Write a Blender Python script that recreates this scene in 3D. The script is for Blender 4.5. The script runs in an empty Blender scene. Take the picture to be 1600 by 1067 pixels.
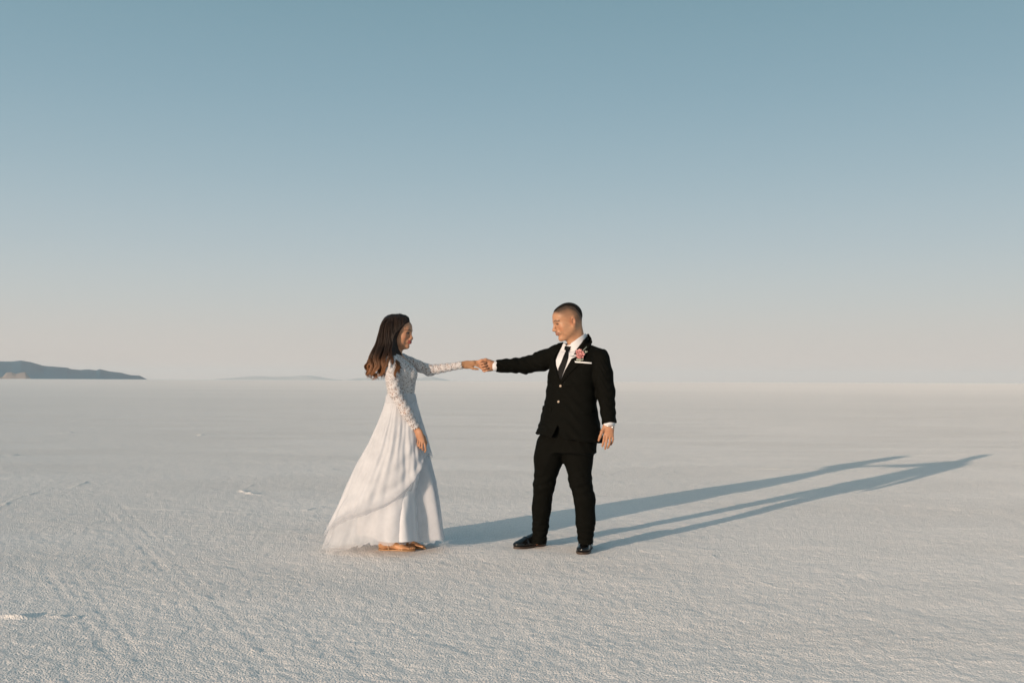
import bpy, math, random
import numpy as np
from mathutils import Matrix, Vector, Euler
from mathutils.geometry import delaunay_2d_cdt

rng = np.random.default_rng(7)
random.seed(7)
R = math.radians

# ------------------------------------------------------------------ camera, sky, sun, exposure
scene = bpy.context.scene
COL = scene.collection
CAM_H = 1.2
FOC = 1600 * 35 / 36
cam_data = bpy.data.cameras.new('camera')
cam = bpy.data.objects.new('camera', cam_data)
COL.objects.link(cam)
cam_data.lens = 35
cam_data.sensor_width = 36
cam_data.clip_start = 0.05
cam_data.clip_end = 60000
cam_rot = Matrix.Rotation(R(90 + 2.257), 4, 'X') @ Matrix.Rotation(R(0.26), 4, 'Z')
cam.matrix_world = Matrix.Translation((0, 0, CAM_H)) @ cam_rot
scene.camera = cam

SUN = Vector((-4.35, -5.57, 1.0)).normalized()      # direction towards the sun
SUN_EL = math.asin(SUN.z)
sun_data = bpy.data.lights.new('sun', 'SUN')
sun = bpy.data.objects.new('sun', sun_data)
COL.objects.link(sun)
sun_data.energy = 4.0
sun_data.angle = R(0.5)
sun_data.color = (1.0, 0.76, 0.57)
sun.rotation_euler = SUN.to_track_quat('Z', 'Y').to_euler()

world = bpy.data.worlds.new('World')
scene.world = world
world.use_nodes = True
wn, wl = world.node_tree.nodes, world.node_tree.links
wn.clear()
w_out = wn.new('ShaderNodeOutputWorld')
w_bg = wn.new('ShaderNodeBackground')
w_sky = wn.new('ShaderNodeTexSky')
w_sky.sky_type = 'NISHITA'
w_sky.sun_disc = False
w_sky.sun_elevation = SUN_EL
w_sky.sun_rotation = math.atan2(SUN.x, SUN.y)
w_sky.dust_density = 2.0
w_tc = wn.new('ShaderNodeTexCoord')
w_sep = wn.new('ShaderNodeSeparateXYZ')
w_ramp = wn.new('ShaderNodeValToRGB')
w_mix = wn.new('ShaderNodeMix')
w_mix.data_type = 'RGBA'
w_mul = wn.new('ShaderNodeVectorMath')
w_mul.operation = 'SCALE'
wl.new(w_tc.outputs['Generated'], w_sep.inputs[0])
wl.new(w_sep.outputs['Z'], w_ramp.inputs[0])


def lin(r, g, b):
    f = lambda c: c / 12.92 if c <= 0.04045 else ((c + 0.055) / 1.055) ** 2.4
    return (f(r / 255), f(g / 255), f(b / 255), 1)


cr = w_ramp.color_ramp
cr.interpolation = 'B_SPLINE'
stops = [(0.0, lin(216, 201, 192)), (0.03, lin(208, 200, 193)), (0.075, lin(198, 202, 200)), (0.13, lin(182, 196, 202)),
         (0.20, lin(160, 184, 195)), (0.28, lin(139, 170, 185)), (0.37, lin(124, 158, 172)), (0.6, lin(100, 138, 157)), (1.0, lin(88, 127, 148))]
cr.elements[0].position, cr.elements[0].color = stops[0]
cr.elements[1].position, cr.elements[1].color = stops[-1]
for p, c in stops[1:-1]:
    e = cr.elements.new(p)
    e.color = c
wl.new(w_sky.outputs[0], w_mul.inputs[0])
w_mul.inputs['Scale'].default_value = 0.06
w_mix.inputs['Factor'].default_value = 0.06
# the warm sky round the low sun, behind the camera
w_dot = wn.new('ShaderNodeVectorMath')
w_dot.operation = 'DOT_PRODUCT'
w_dot.inputs[1].default_value = SUN
wl.new(w_tc.outputs['Generated'], w_dot.inputs[0])
w_max = wn.new('ShaderNodeMath')
w_max.operation = 'MAXIMUM'
w_max.inputs[1].default_value = 0.0
wl.new(w_dot.outputs['Value'], w_max.inputs[0])
w_pow = wn.new('ShaderNodeMath')
w_pow.operation = 'POWER'
w_pow.inputs[1].default_value = 4.0
wl.new(w_max.outputs[0], w_pow.inputs[0])
w_glow = wn.new('ShaderNodeVectorMath')
w_glow.operation = 'SCALE'
w_glow.inputs[0].default_value = (1.10, 0.80, 0.50)
wl.new(w_pow.outputs[0], w_glow.inputs['Scale'])
w_add = wn.new('ShaderNodeVectorMath')
w_add.operation = 'ADD'
wl.new(w_ramp.outputs[0], w_add.inputs[0])
wl.new(w_glow.outputs[0], w_add.inputs[1])
wl.new(w_add.outputs[0], w_mix.inputs['A'])
wl.new(w_mul.outputs[0], w_mix.inputs['B'])
wl.new(w_mix.outputs['Result'], w_bg.inputs[0])
w_bg.inputs[1].default_value = 1.0
wl.new(w_bg.outputs[0], w_out.inputs[0])

scene.view_settings.view_transform = 'Standard'
scene.view_settings.look = 'None'
scene.view_settings.exposure = 0.0
scene.view_settings.gamma = 1.0
scene.render.engine = 'CYCLES'
scene.cycles.transparent_max_bounces = 24
scene.cycles.max_bounces = 8
scene.cycles.volume_bounces = 2

# ------------------------------------------------------------------ measuring helpers
CR = np.array(cam_rot.to_3x3())
Y0 = 7.05


def ray(px, py):
    d = CR @ np.array([(px - 800) / FOC, -(py - 533.5) / FOC, -1.0])
    return d / np.linalg.norm(d)


def W(px, py, off=0.0):
    """the point seen at (px, py) that stands at depth Y0 + off"""
    d = ray(px, py)
    return np.array([0, 0, CAM_H]) + d * ((Y0 + off) / d[1])


def G(px, py, z=0.0):
    d = ray(px, py)
    return np.array([0, 0, CAM_H]) + d * ((z - CAM_H) / d[2])


S = 0.00453

# ------------------------------------------------------------------ object helpers


def mesh_obj(name, verts, faces, mat=None, parent=None, smooth=True, colors=None):
    me = bpy.data.meshes.new(name)
    verts = np.asarray(verts, dtype=np.float32)
    if isinstance(faces, np.ndarray):
        n, k = faces.shape
        me.vertices.add(len(verts))
        me.vertices.foreach_set('co', verts.ravel())
        me.loops.add(n * k)
        me.loops.foreach_set('vertex_index', faces.astype(np.int32).ravel())
        me.polygons.add(n)
        me.polygons.foreach_set('loop_start', np.arange(0, n * k, k, dtype=np.int32))
        me.update(calc_edges=True)
        me.validate()
    else:
        me.from_pydata(verts.tolist(), [], [list(map(int, f)) for f in faces])
    me.polygons.foreach_set('use_smooth', [smooth] * len(me.polygons))
    if colors is not None:
        ca = me.color_attributes.new('tint', 'FLOAT_COLOR', 'POINT')
        c4 = np.ones((len(verts), 4), dtype=np.float32)
        c4[:, :colors.shape[1]] = colors
        ca.data.foreach_set('color', c4.ravel())
    if mat:
        me.materials.append(mat)
    me.update()
    o = bpy.data.objects.new(name, me)
    COL.objects.link(o)
    if parent is not None:
        o.parent = parent
        o.matrix_parent_inverse = Matrix.Translation(-parent.matrix_basis.translation) if parent.type == 'EMPTY' else Matrix()
    return o


def tag(o, label=None, cat=None, group=None, kind=None):
    if label:
        o['label'] = label
    if cat:
        o['category'] = cat
    if group:
        o['group'] = group
    if kind:
        o['kind'] = kind
    return o


class Geo:
    """collects several shapes into one mesh"""

    def __init__(s):
        s.v, s.f, s.c, s.n = [], [], [], 0

    def add(s, v, f, c=None):
        v = np.asarray(v)
        s.v.append(v)
        s.f += [[i + s.n for i in q] for q in f]
        s.c.append(np.tile(np.array([1, 1, 1.0]), (len(v), 1)) if c is None else np.tile(c, (len(v), 1)) if np.ndim(c) == 1 else c)
        s.n += len(v)

    def tube(s, pts, rad, n=8, c=None, flat=1.0, up=(0, 0, 1), cap=True):
        pts = np.asarray(pts, float)
        m = len(pts)
        rad = np.broadcast_to(rad, m)
        T = np.gradient(pts, axis=0)
        T /= np.linalg.norm(T, axis=1)[:, None] + 1e-9
        A = np.cross(T, np.array(up, float))
        bad = np.linalg.norm(A, axis=1) < 0.05
        A[bad] = np.cross(T[bad], np.array([1.0, 0.1, 0]))
        A /= np.linalg.norm(A, axis=1)[:, None]
        B = np.cross(T, A)
        ang = np.arange(n) * 2 * np.pi / n
        v = pts[:, None] + rad[:, None, None] * (A[:, None] * np.cos(ang)[None, :, None] + flat * B[:, None] * np.sin(ang)[None, :, None])
        v = v.reshape(-1, 3)
        f = [[i * n + j, i * n + (j + 1) % n, (i + 1) * n + (j + 1) % n, (i + 1) * n + j] for i in range(m - 1) for j in range(n)]
        if cap:
            f += [list(range(n))[::-1], [(m - 1) * n + j for j in range(n)]]
        if c is not None and np.ndim(c) == 2:
            c = np.repeat(c, n, axis=0)
        s.add(v, f, c)

    def build(s, name, mat, parent=None, smooth=True, colors=False):
        return mesh_obj(name, np.concatenate(s.v), s.f, mat, parent, smooth, np.concatenate(s.c) if colors else None)


# ------------------------------------------------------------------ materials


def new_mat(name):
    m = bpy.data.materials.new(name)
    m.use_nodes = True
    nt = m.node_tree
    return m, nt.nodes, nt.links, nt.nodes['Principled BSDF'], nt.nodes['Material Output']


def simple(name, col, rough=0.6, metal=0.0, bump=0.0, bscale=400, spec=0.5, var=0.0, sheen=0.0):
    m, n, l, b, o = new_mat(name)
    b.inputs['Base Color'].default_value = (*col, 1)
    b.inputs['Roughness'].default_value = rough
    b.inputs['Metallic'].default_value = metal
    b.inputs['Specular IOR Level'].default_value = spec
    b.inputs['Sheen Weight'].default_value = sheen
    tc = n.new('ShaderNodeTexCoord')
    if var:
        nz = n.new('ShaderNodeTexNoise')
        nz.inputs['Scale'].default_value = bscale * 0.15
        l.new(tc.outputs['Object'], nz.inputs['Vector'])
        mx = n.new('ShaderNodeMix')
        mx.data_type = 'RGBA'
        mx.inputs['A'].default_value = (*[c * (1 - var) for c in col], 1)
        mx.inputs['B'].default_value = (*[c * (1 + var) for c in col], 1)
        l.new(nz.outputs[0], mx.inputs['Factor'])
        l.new(mx.outputs['Result'], b.inputs['Base Color'])
    if bump:
        nz = n.new('ShaderNodeTexNoise')
        nz.inputs['Scale'].default_value = bscale
        nz.inputs['Detail'].default_value = 4
        l.new(tc.outputs['Object'], nz.inputs['Vector'])
        bp = n.new('ShaderNodeBump')
        bp.inputs['Strength'].default_value = bump
        bp.inputs['Distance'].default_value = 0.002
        l.new(nz.outputs[0], bp.inputs['Height'])
        l.new(bp.outputs[0], b.inputs['Normal'])
    return m


def tinted(name, rough=0.5, sss=0.0, spec=0.4, bump=0.0, bscale=300, aniso=0.0):
    m, n, l, b, o = new_mat(name)
    at = n.new('ShaderNodeAttribute')
    at.attribute_name = 'tint'
    l.new(at.outputs['Color'], b.inputs['Base Color'])
    b.inputs['Roughness'].default_value = rough
    b.inputs['Specular IOR Level'].default_value = spec
    if sss:
        b.inputs['Subsurface Weight'].default_value = sss
        b.inputs['Subsurface Radius'].default_value = (1, 0.35, 0.2)
        b.inputs['Subsurface Scale'].default_value = 0.006
    if bump:
        tc = n.new('ShaderNodeTexCoord')
        nz = n.new('ShaderNodeTexNoise')
        nz.inputs['Scale'].default_value = bscale
        nz.inputs['Detail'].default_value = 3
        l.new(tc.outputs['Object'], nz.inputs['Vector'])
        bp = n.new('ShaderNodeBump')
        bp.inputs['Strength'].default_value = bump
        bp.inputs['Distance'].default_value = 0.001
        l.new(nz.outputs[0], bp.inputs['Height'])
        l.new(bp.outputs[0], b.inputs['Normal'])
    return m


def ground_mat():
    m, n, l, b, o = new_mat('salt_crust')
    tc = n.new('ShaderNodeTexCoord')
    P = tc.outputs['Object']

    def noise(scale, det, rough=0.5, vec=P):
        x = n.new('ShaderNodeTexNoise')
        x.inputs['Scale'].default_value = scale
        x.inputs['Detail'].default_value = det
        x.inputs['Roughness'].default_value = rough
        l.new(vec, x.inputs['Vector'])
        return x.outputs[0]

    def math_(op, a, c=None, clamp=False):
        x = n.new('ShaderNodeMath')
        x.operation = op
        x.use_clamp = clamp
        for i, q in enumerate((a, c)):
            if q is None:
                continue
            if isinstance(q, (int, float)):
                x.inputs[i].default_value = q
            else:
                l.new(q, x.inputs[i])
        return x.outputs[0]
    # lumpy crust: small rounded cells, broken up by noise
    warp = n.new('ShaderNodeVectorMath')
    warp.operation = 'ADD'
    nzv = n.new('ShaderNodeTexNoise')
    nzv.inputs['Scale'].default_value = 45
    l.new(P, nzv.inputs['Vector'])
    sc = n.new('ShaderNodeVectorMath')
    sc.operation = 'SCALE'
    sc.inputs['Scale'].default_value = 0.02
    l.new(nzv.outputs['Color'], sc.inputs[0])
    l.new(P, warp.inputs[0])
    l.new(sc.outputs[0], warp.inputs[1])
    vo = n.new('ShaderNodeTexVoronoi')
    vo.feature = 'SMOOTH_F1'
    vo.inputs['Scale'].default_value = 90
    vo.inputs['Smoothness'].default_value = 0.6
    l.new(warp.outputs[0], vo.inputs['Vector'])
    v3 = n.new('ShaderNodeTexVoronoi')
    v3.feature = 'F1'
    v3.inputs['Scale'].default_value = 125
    l.new(P, v3.inputs['Vector'])
    fine = noise(210, 2, 0.6)
    mid = noise(24, 3, 0.6)
    h = math_('ADD', math_('MULTIPLY', vo.outputs['Distance'], -0.0080), math_('ADD', math_('MULTIPLY', fine, 0.0030), math_('MULTIPLY', v3.outputs['Distance'], -0.0042)))
    h = math_('ADD', h, math_('MULTIPLY', mid, 0.004))
    # how rough the crust is changes from patch to patch
    pm = n.new('ShaderNodeMapping')
    pm.inputs['Scale'].default_value = (0.22, 0.6, 1)
    l.new(P, pm.inputs['Vector'])
    patch = noise(1.0, 4, 0.6, pm.outputs[0])
    pr = n.new('ShaderNodeMapRange')
    pr.inputs['From Min'].default_value = 0.35
    pr.inputs['From Max'].default_value = 0.62
    pr.inputs['To Min'].default_value = 0.55
    pr.inputs['To Max'].default_value = 1.1
    l.new(patch, pr.inputs['Value'])
    h = math_('MULTIPLY', h, pr.outputs[0])
    bp = n.new('ShaderNodeBump')
    bp.inputs['Strength'].default_value = 1.0
    bp.inputs['Distance'].default_value = 0.85
    l.new(h, bp.inputs['Height'])
    l.new(bp.outputs[0], b.inputs['Normal'])
    # colour: off-white salt, faintly pink-grey patches, a little dirt between grains
    mx = n.new('ShaderNodeMix')
    mx.data_type = 'RGBA'
    mx.inputs['A'].default_value = (0.83, 0.795, 0.77, 1)
    mx.inputs['B'].default_value = (0.88, 0.835, 0.80, 1)
    l.new(pr.outputs[0], mx.inputs['Factor'])
    big = n.new('ShaderNodeMapping')
    big.inputs['Scale'].default_value = (0.012, 0.05, 1)
    l.new(P, big.inputs['Vector'])
    bn = noise(1.0, 5, 0.6, big.outputs[0])
    br = n.new('ShaderNodeMapRange')
    br.inputs['From Min'].default_value = 0.3
    br.inputs['From Max'].default_value = 0.7
    br.inputs['To Min'].default_value = 0.97
    br.inputs['To Max'].default_value = 1.03
    l.new(bn, br.inputs['Value'])
    sp = n.new('ShaderNodeMapRange')          # crystals and dust: fine speckle of the salt itself
    sp.inputs['From Min'].default_value = 0.25
    sp.inputs['From Max'].default_value = 0.75
    sp.inputs['To Min'].default_value = 0.86
    sp.inputs['To Max'].default_value = 1.12
    l.new(noise(40, 5, 0.8), sp.inputs['Value'])
    mu = n.new('ShaderNodeVectorMath')
    mu.operation = 'SCALE'
    l.new(mx.outputs['Result'], mu.inputs[0])
    l.new(math_('MULTIPLY', br.outputs[0], sp.outputs[0]), mu.inputs['Scale'])
    l.new(mu.outputs[0], b.inputs['Base Color'])
    b.inputs['Roughness'].default_value = 0.85
    b.inputs['Diffuse Roughness'].default_value = 0.31
    b.inputs['Specular IOR Level'].default_value = 0.15
    return m


def hill_mat(name, c1, c2):
    m, n, l, b, o = new_mat(name)
    tc = n.new('ShaderNodeTexCoord')
    nz = n.new('ShaderNodeTexNoise')
    nz.inputs['Scale'].default_value = 0.01
    nz.inputs['Detail'].default_value = 6
    l.new(tc.outputs['Object'], nz.inputs['Vector'])
    mx = n.new('ShaderNodeMix')
    mx.data_type = 'RGBA'
    mx.inputs['A'].default_value = (*c1, 1)
    mx.inputs['B'].default_value = (*c2, 1)
    l.new(nz.outputs[0], mx.inputs['Factor'])
    l.new(mx.outputs['Result'], b.inputs['Base Color'])
    b.inputs['Roughness'].default_value = 0.95
    b.inputs['Specular IOR Level'].default_value = 0.1
    return m


def fabric_see_through(name, col, cover, translucent=0.3, pattern=None, rough=0.8):
    """white cloth: diffuse plus translucent, with part of it open"""
    m, n, l, b, o = new_mat(name)
    n.remove(b)
    d = n.new('ShaderNodeBsdfDiffuse')
    t = n.new('ShaderNodeBsdfTranslucent')
    tr = n.new('ShaderNodeBsdfTransparent')
    d.inputs[0].default_value = (*col, 1)
    t.inputs[0].default_value = (*col, 1)
    m1 = n.new('ShaderNodeMixShader')
    m2 = n.new('ShaderNodeMixShader')
    m1.inputs[0].default_value = translucent
    l.new(d.outputs[0], m1.inputs[1])
    l.new(t.outputs[0], m1.inputs[2])
    l.new(tr.outputs[0], m2.inputs[1])
    l.new(m1.outputs[0], m2.inputs[2])
    l.new(m2.outputs[0], o.inputs['Surface'])
    tc = n.new('ShaderNodeTexCoord')
    P = tc.outputs['Object']
    if pattern == 'lace':
        wv = n.new('ShaderNodeTexNoise')
        wv.inputs['Scale'].default_value = 38
        wv.inputs['Detail'].default_value = 2
        l.new(P, wv.inputs['Vector'])
        sc = n.new('ShaderNodeVectorMath')
        sc.operation = 'SCALE'
        sc.inputs['Scale'].default_value = 0.03
        l.new(wv.outputs['Color'], sc.inputs[0])
        ad = n.new('ShaderNodeVectorMath')
        ad.operation = 'ADD'
        l.new(P, ad.inputs[0])
        l.new(sc.outputs[0], ad.inputs[1])
        vo = n.new('ShaderNodeTexVoronoi')
        vo.feature = 'DISTANCE_TO_EDGE'
        vo.inputs['Scale'].default_value = 56
        l.new(ad.outputs[0], vo.inputs['Vector'])
        mr = n.new('ShaderNodeMapRange')          # the thick cords round each motif
        mr.inputs['From Min'].default_value = 0.10
        mr.inputs['From Max'].default_value = 0.22
        mr.inputs['To Min'].default_value = 1.0
        mr.inputs['To Max'].default_value = 0.0
        l.new(vo.outputs['Distance'], mr.inputs['Value'])
        v2 = n.new('ShaderNodeTexVoronoi')        # petals inside
        v2.inputs['Scale'].default_value = 85
        l.new(P, v2.inputs['Vector'])
        m3 = n.new('ShaderNodeMapRange')
        m3.inputs['From Min'].default_value = 0.32
        m3.inputs['From Max'].default_value = 0.42
        m3.inputs['To Min'].default_value = 1.0
        m3.inputs['To Max'].default_value = 0.0
        l.new(v2.outputs['Distance'], m3.inputs['Value'])
        mxx = n.new('ShaderNodeMath')
        mxx.operation = 'MAXIMUM'
        l.new(mr.outputs[0], mxx.inputs[0])
        l.new(m3.outputs[0], mxx.inputs[1])
        fr = n.new('ShaderNodeMapRange')
        fr.inputs['To Min'].default_value = cover
        fr.inputs['To Max'].default_value = 0.97
        l.new(mxx.outputs[0], fr.inputs['Value'])
        l.new(fr.outputs[0], m2.inputs[0])
        bp = n.new('ShaderNodeBump')
        bp.inputs['Distance'].default_value = 0.002
        bp.inputs['Strength'].default_value = 0.6
        l.new(mxx.outputs[0], bp.inputs['Height'])
        l.new(bp.outputs[0], d.inputs['Normal'])
    elif pattern == 'tulle':
        # the net closes up where its tint attribute says so (gathered at the waist, thin at the hem)
        at = n.new('ShaderNodeAttribute')
        at.attribute_name = 'tint'
        sp = n.new('ShaderNodeSeparateXYZ')
        l.new(at.outputs['Vector'], sp.inputs[0])
        nz = n.new('ShaderNodeTexNoise')
        nz.inputs['Scale'].default_value = 9
        nz.inputs['Detail'].default_value = 5
        l.new(P, nz.inputs['Vector'])
        mr = n.new('ShaderNodeMapRange')
        mr.inputs['From Min'].default_value = 0.3
        mr.inputs['From Max'].default_value = 0.7
        mr.inputs['To Min'].default_value = 0.85
        mr.inputs['To Max'].default_value = 1.12
        l.new(nz.outputs[0], mr.inputs['Value'])
        mu = n.new('ShaderNodeMath')
        mu.operation = 'MULTIPLY'
        mu.use_clamp = True
        l.new(sp.outputs[0], mu.inputs[0])
        l.new(mr.outputs[0], mu.inputs[1])
        l.new(mu.outputs[0], m2.inputs[0])
    else:
        m2.inputs[0].default_value = cover
    return m


M_SKIN = tinted('skin', 0.48, 0.12, 0.35, 0.25, 260)
M_HAIR = tinted('long_hair', 0.38, 0, 0.4)
M_BUZZ = tinted('cropped_hair', 0.8, 0, 0.2, 0.8, 500)
M_SUIT = simple('black_wool', (0.0042, 0.0043, 0.0033), 0.82, bump=0.5, bscale=260, spec=0.06)
M_SHIRT = simple('white_cotton', (0.66, 0.66, 0.68), 0.8, bump=0.2, bscale=90, spec=0.2)
M_TIE = simple('black_silk', (0.004, 0.004, 0.004), 0.6, spec=0.15)
M_SHOE = simple('black_leather', (0.006, 0.006, 0.006), 0.16, bump=0.15, bscale=120, spec=0.6)
M_METAL = simple('silver_metal', (0.75, 0.74, 0.72), 0.25, 1.0)
M_GOLD = simple('gold', (0.85, 0.6, 0.25), 0.25, 1.0)
M_BUTTON = simple('horn_button', (0.45, 0.36, 0.28), 0.25)
M_PETAL = simple('pink_petal', (0.84, 0.47, 0.45), 0.7, bump=0.3, bscale=200, var=0.15)
M_LEAF = simple('pale_leaf', (0.36, 0.40, 0.33), 0.7, bump=0.3, bscale=200, var=0.15)
M_WHITE = simple('white_linen', (0.75, 0.75, 0.75), 0.8, bump=0.2, bscale=200)
M_SANDAL = simple('tan_leather', (0.36, 0.20, 0.09), 0.5, bump=0.3, bscale=200, var=0.1)
M_STRAP = simple('pale_leather', (0.66, 0.46, 0.28), 0.45, bump=0.2, bscale=200)
M_SOLE = simple('dark_heel', (0.05, 0.03, 0.02), 0.5)
M_LACE = fabric_see_through('white_lace', (0.66, 0.65, 0.66), 0.34, 0.12, 'lace')
M_LINING = fabric_see_through('skirt_lining', (0.74, 0.755, 0.79), 1.0, 0.15)
M_TULLE = fabric_see_through('tulle', (0.74, 0.755, 0.79), 0.6, 0.28, 'tulle')
M_SATIN = simple('pale_satin', (0.62, 0.64, 0.68), 0.5, spec=0.3)

# ------------------------------------------------------------------ value noise


def vnoise(x, y, seed=0, period=512):
    g = np.random.default_rng(seed).random((period, period)).astype(np.float32)
    xi, yi = np.floor(x).astype(int), np.floor(y).astype(int)
    fx, fy = x - xi, y - yi
    fx = fx * fx * (3 - 2 * fx)
    fy = fy * fy * (3 - 2 * fy)
    a = g[xi % period, yi % period]
    b_ = g[(xi + 1) % period, yi % period]
    c = g[xi % period, (yi + 1) % period]
    d = g[(xi + 1) % period, (yi + 1) % period]
    return (a * (1 - fx) + b_ * fx) * (1 - fy) + (c * (1 - fx) + d * fx) * fy - 0.5


# ------------------------------------------------------------------ the salt flat: one sheet to the horizon
FAR = 12000.0
rr = np.concatenate([np.array([0.02, 0.5, 1.2, 1.9, 2.5]), 3.0 * np.exp(np.arange(0, 860) * 0.0027)])
rr = np.concatenate([rr, np.geomspace(rr[-1] * 1.01, 400, 160), np.geomspace(430, FAR, 30)])
aa = np.concatenate([np.linspace(-34, 34, 860), np.linspace(34, 326, 120)[1:-1]])
aa = np.radians(aa)
RR, AA = np.meshgrid(rr, aa, indexing='ij')
GX, GY = RR * np.sin(AA), RR * np.cos(AA)


def seg_dist(x, y, a, b_):
    ab = b_ - a
    t = np.clip(((x - a[0]) * ab[0] + (y - a[1]) * ab[1]) / (ab @ ab), 0, 1)
    return np.hypot(x - a[0] - t * ab[0], y - a[1] - t * ab[1]), t


def ground_height():
    low = np.clip(9 / np.maximum(RR, 1), .12, 1)
    h = low * (0.010 * vnoise(GX * 0.5, GY * 0.8, 1) + 0.006 * vnoise(GX * 1.7, GY * 2.3, 2) + 0.004 * vnoise(GX * 5, GY * 6, 3))
    h += 0.003 * vnoise(GX * 14, GY * 14, 4)
    near = np.clip(1.6 - RR / 14, 0, 1)
    h += 0.004 * near * vnoise(GX * 32, GY * 32, 5)
    # low crust ridges where plates of salt meet (picture x, y of their ends, height, half-width)
    ridges = [([(-10, 797), (30, 776), (60, 768), (92, 764)], .016, .035), ([(112, 762), (135, 753), (175, 751), (255, 750)], .018, .03),
              ([(376, 766), (392, 771), (412, 773)], .035, .05), ([(382, 760), (398, 757)], .02, .05),
              ([(-10, 715), (24, 711)], .05, .09), ([(16, 739), (38, 737)], .02, .05), ([(88, 677), (108, 676)], .06, .14),
              ([(314, 680), (328, 679)], .06, .14), ([(500, 735), (520, 733)], .035, .07), ([(478, 797), (500, 792)], .02, .04),
              ([(560, 770), (590, 762)], .016, .04),
              ([(1080, 866), (1112, 868), (1130, 880)], .010, .02), ([(1176, 906), (1210, 916), (1250, 921), (1330, 925)], .010, .02),
              ([(1360, 788), (1420, 790), (1500, 796), (1610, 798)], .012, .04), ([(1165, 732), (1235, 733)], .03, .10),
              ([(1030, 741), (1055, 736)], .03, .05), ([(1395, 1052), (1432, 1050)], .012, .02), ([(905, 915), (940, 930)], .008, .02),
              ([(1455, 737), (1490, 739)], .012, .05), ([(150, 790), (260, 795), (400, 800)], .010, .06),
              ([(1000, 860), (1040, 868)], .006, .02), ([(300, 855), (420, 850)], .006, .05), ([(1180, 740), (1260, 742)], .008, .05)]
    for pts, hh, w in ridges:
        P = [G(*p)[:2] for p in pts]
        for a, b_ in zip(P[:-1], P[1:]):
            c = (a + b_) / 2
            m = np.hypot(GX - c[0], GY - c[1]) < np.linalg.norm(b_ - a) / 2 + 5 * w
            if not m.any():
                continue
            d, t = seg_dist(GX[m] + .10 * w / .04 * .3 * vnoise(GX[m] * 6, GY[m] * 6, 12), GY[m] + .05 * vnoise(GX[m] * 7, GY[m] * 7, 13), a, b_)
            n_ = 0.6 + 1.2 * vnoise(GX[m] * 9, GY[m] * 9, 8)
            # a thin plate edge: a steep face on the near-left side, a slow slope behind
            h[m] = h[m] + np.clip(.46 * hh * n_, 0, None) * np.exp(-(d / (w * .62)) ** 2)
    # a small pushed-up block of salt near the left edge
    c = G(22, 964)[:2]
    for dx, dy, rx, ry, hh in ((0, 0, .085, .035, .009), (-.09, .005, .06, .03, .007), (.02, -.02, .06, .02, .012), (.22, .0, .03, .02, .010), (.31, .01, .02, .015, .010)):
        q = ((GX - c[0] - dx) / rx) ** 2 + ((GY - c[1] - dy) / ry) ** 2
        h += hh * np.exp(-q ** 1.6)
    # old wheel tracks: shallow twin grooves
    tracks = [((60, 880), (215, 1075), .020, .008), ((100, 880), (255, 1075), .020, .006), ((150, 780), (440, 1080), .022, .007),
              ((180, 780), (480, 1080), .020, .006), ((1010, 735), (1290, 640), .16, .012), ((1170, 730), (1330, 660), .14, .010),
              ((950, 750), (1080, 705), .10, .008)]
    for p, q, w, hh in tracks:
        a, b_ = G(*p)[:2], G(*q)[:2]
        d, t = seg_dist(GX, GY, a, b_)
        al = (GX - a[0]) * (b_ - a)[0] + (GY - a[1]) * (b_ - a)[1]
        al /= np.linalg.norm(b_ - a)
        tread = 0.65 + 0.9 * np.abs(vnoise(al * 6, al * 0 + 3, 9))
        h += .16 * hh * tread * (-np.exp(-(d / w) ** 2) + 0.7 * np.exp(-((d - 1.9 * w) / (w * 0.7)) ** 2)) * np.clip(np.minimum(t, 1 - t) * 8, 0, 1)
    fade = np.clip(RR / 2.5, 0, 1)
    h *= fade
    # keep it level under the people's feet
    for fx, fy in ((G(620, 858)[:2]), (G(828, 855)[:2]), (G(913, 862)[:2]), (G(650, 857)[:2])):
        q = np.exp(-(((GX - fx) / .22) ** 2 + ((GY - fy) / .16) ** 2))
        h = h * (1 - q * .9) - 0.0015 * q
    return h


H = ground_height()
nv = RR.shape
gv = np.stack([GX, GY, H], -1).reshape(-1, 3)
idx = np.arange(nv[0] * nv[1]).reshape(nv)
nxt = np.roll(idx, -1, axis=1)
q = np.stack([idx[:-1], idx[1:], nxt[1:], nxt[:-1]], -1).reshape(-1, 4)
ground = mesh_obj('ground', gv, q[:, ::-1].copy(), ground_mat())
tag(ground, 'flat white salt crust reaching to the horizon', kind='structure')
del GX, GY, RR, AA, gv, q, idx, nxt

# ------------------------------------------------------------------ far hills


def hills(name, prof, Y, depth, mat, label, seed):
    xs = np.arange(prof[0][0], prof[-1][0] + 0.01, 1.5)
    py = np.interp(xs, [p[0] for p in prof], [p[1] for p in prof])
    nz = 28
    X = np.zeros((nz, len(xs)))
    Yv = np.zeros_like(X)
    Z = np.zeros_like(X)
    for j in range(nz):
        v = j / (nz - 1)
        for i, px in enumerate(xs):
            top = W(px, py[i], Y - Y0)
            base = G(px, 592 + px * .0045 + 0.9)
            X[j, i] = top[0] * (1 + (v - .5) * depth / Y)
            Yv[j, i] = Y + (v - .5) * depth
            e = math.sin(math.pi * v) ** 0.8
            Z[j, i] = max(top[2], 0) * e
    Z *= 1 + 0.16 * vnoise(X * .006, Yv * .006, seed) * (np.abs(np.linspace(-1, 1, nz))[:, None] > .12)
    Z += np.clip(Z, 0, 3) * 1.2 * vnoise(X * .03, Yv * .03, seed + 1)
    Z -= 1.0
    v_ = np.stack([X, Yv, Z], -1).reshape(-1, 3)
    id_ = np.arange(X.size).reshape(X.shape)
    f = np.stack([id_[:-1, :-1], id_[:-1, 1:], id_[1:, 1:], id_[1:, :-1]], -1).reshape(-1, 4)
    o = mesh_obj(name, v_, f, mat)
    return tag(o, label, kind='structure')


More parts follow.
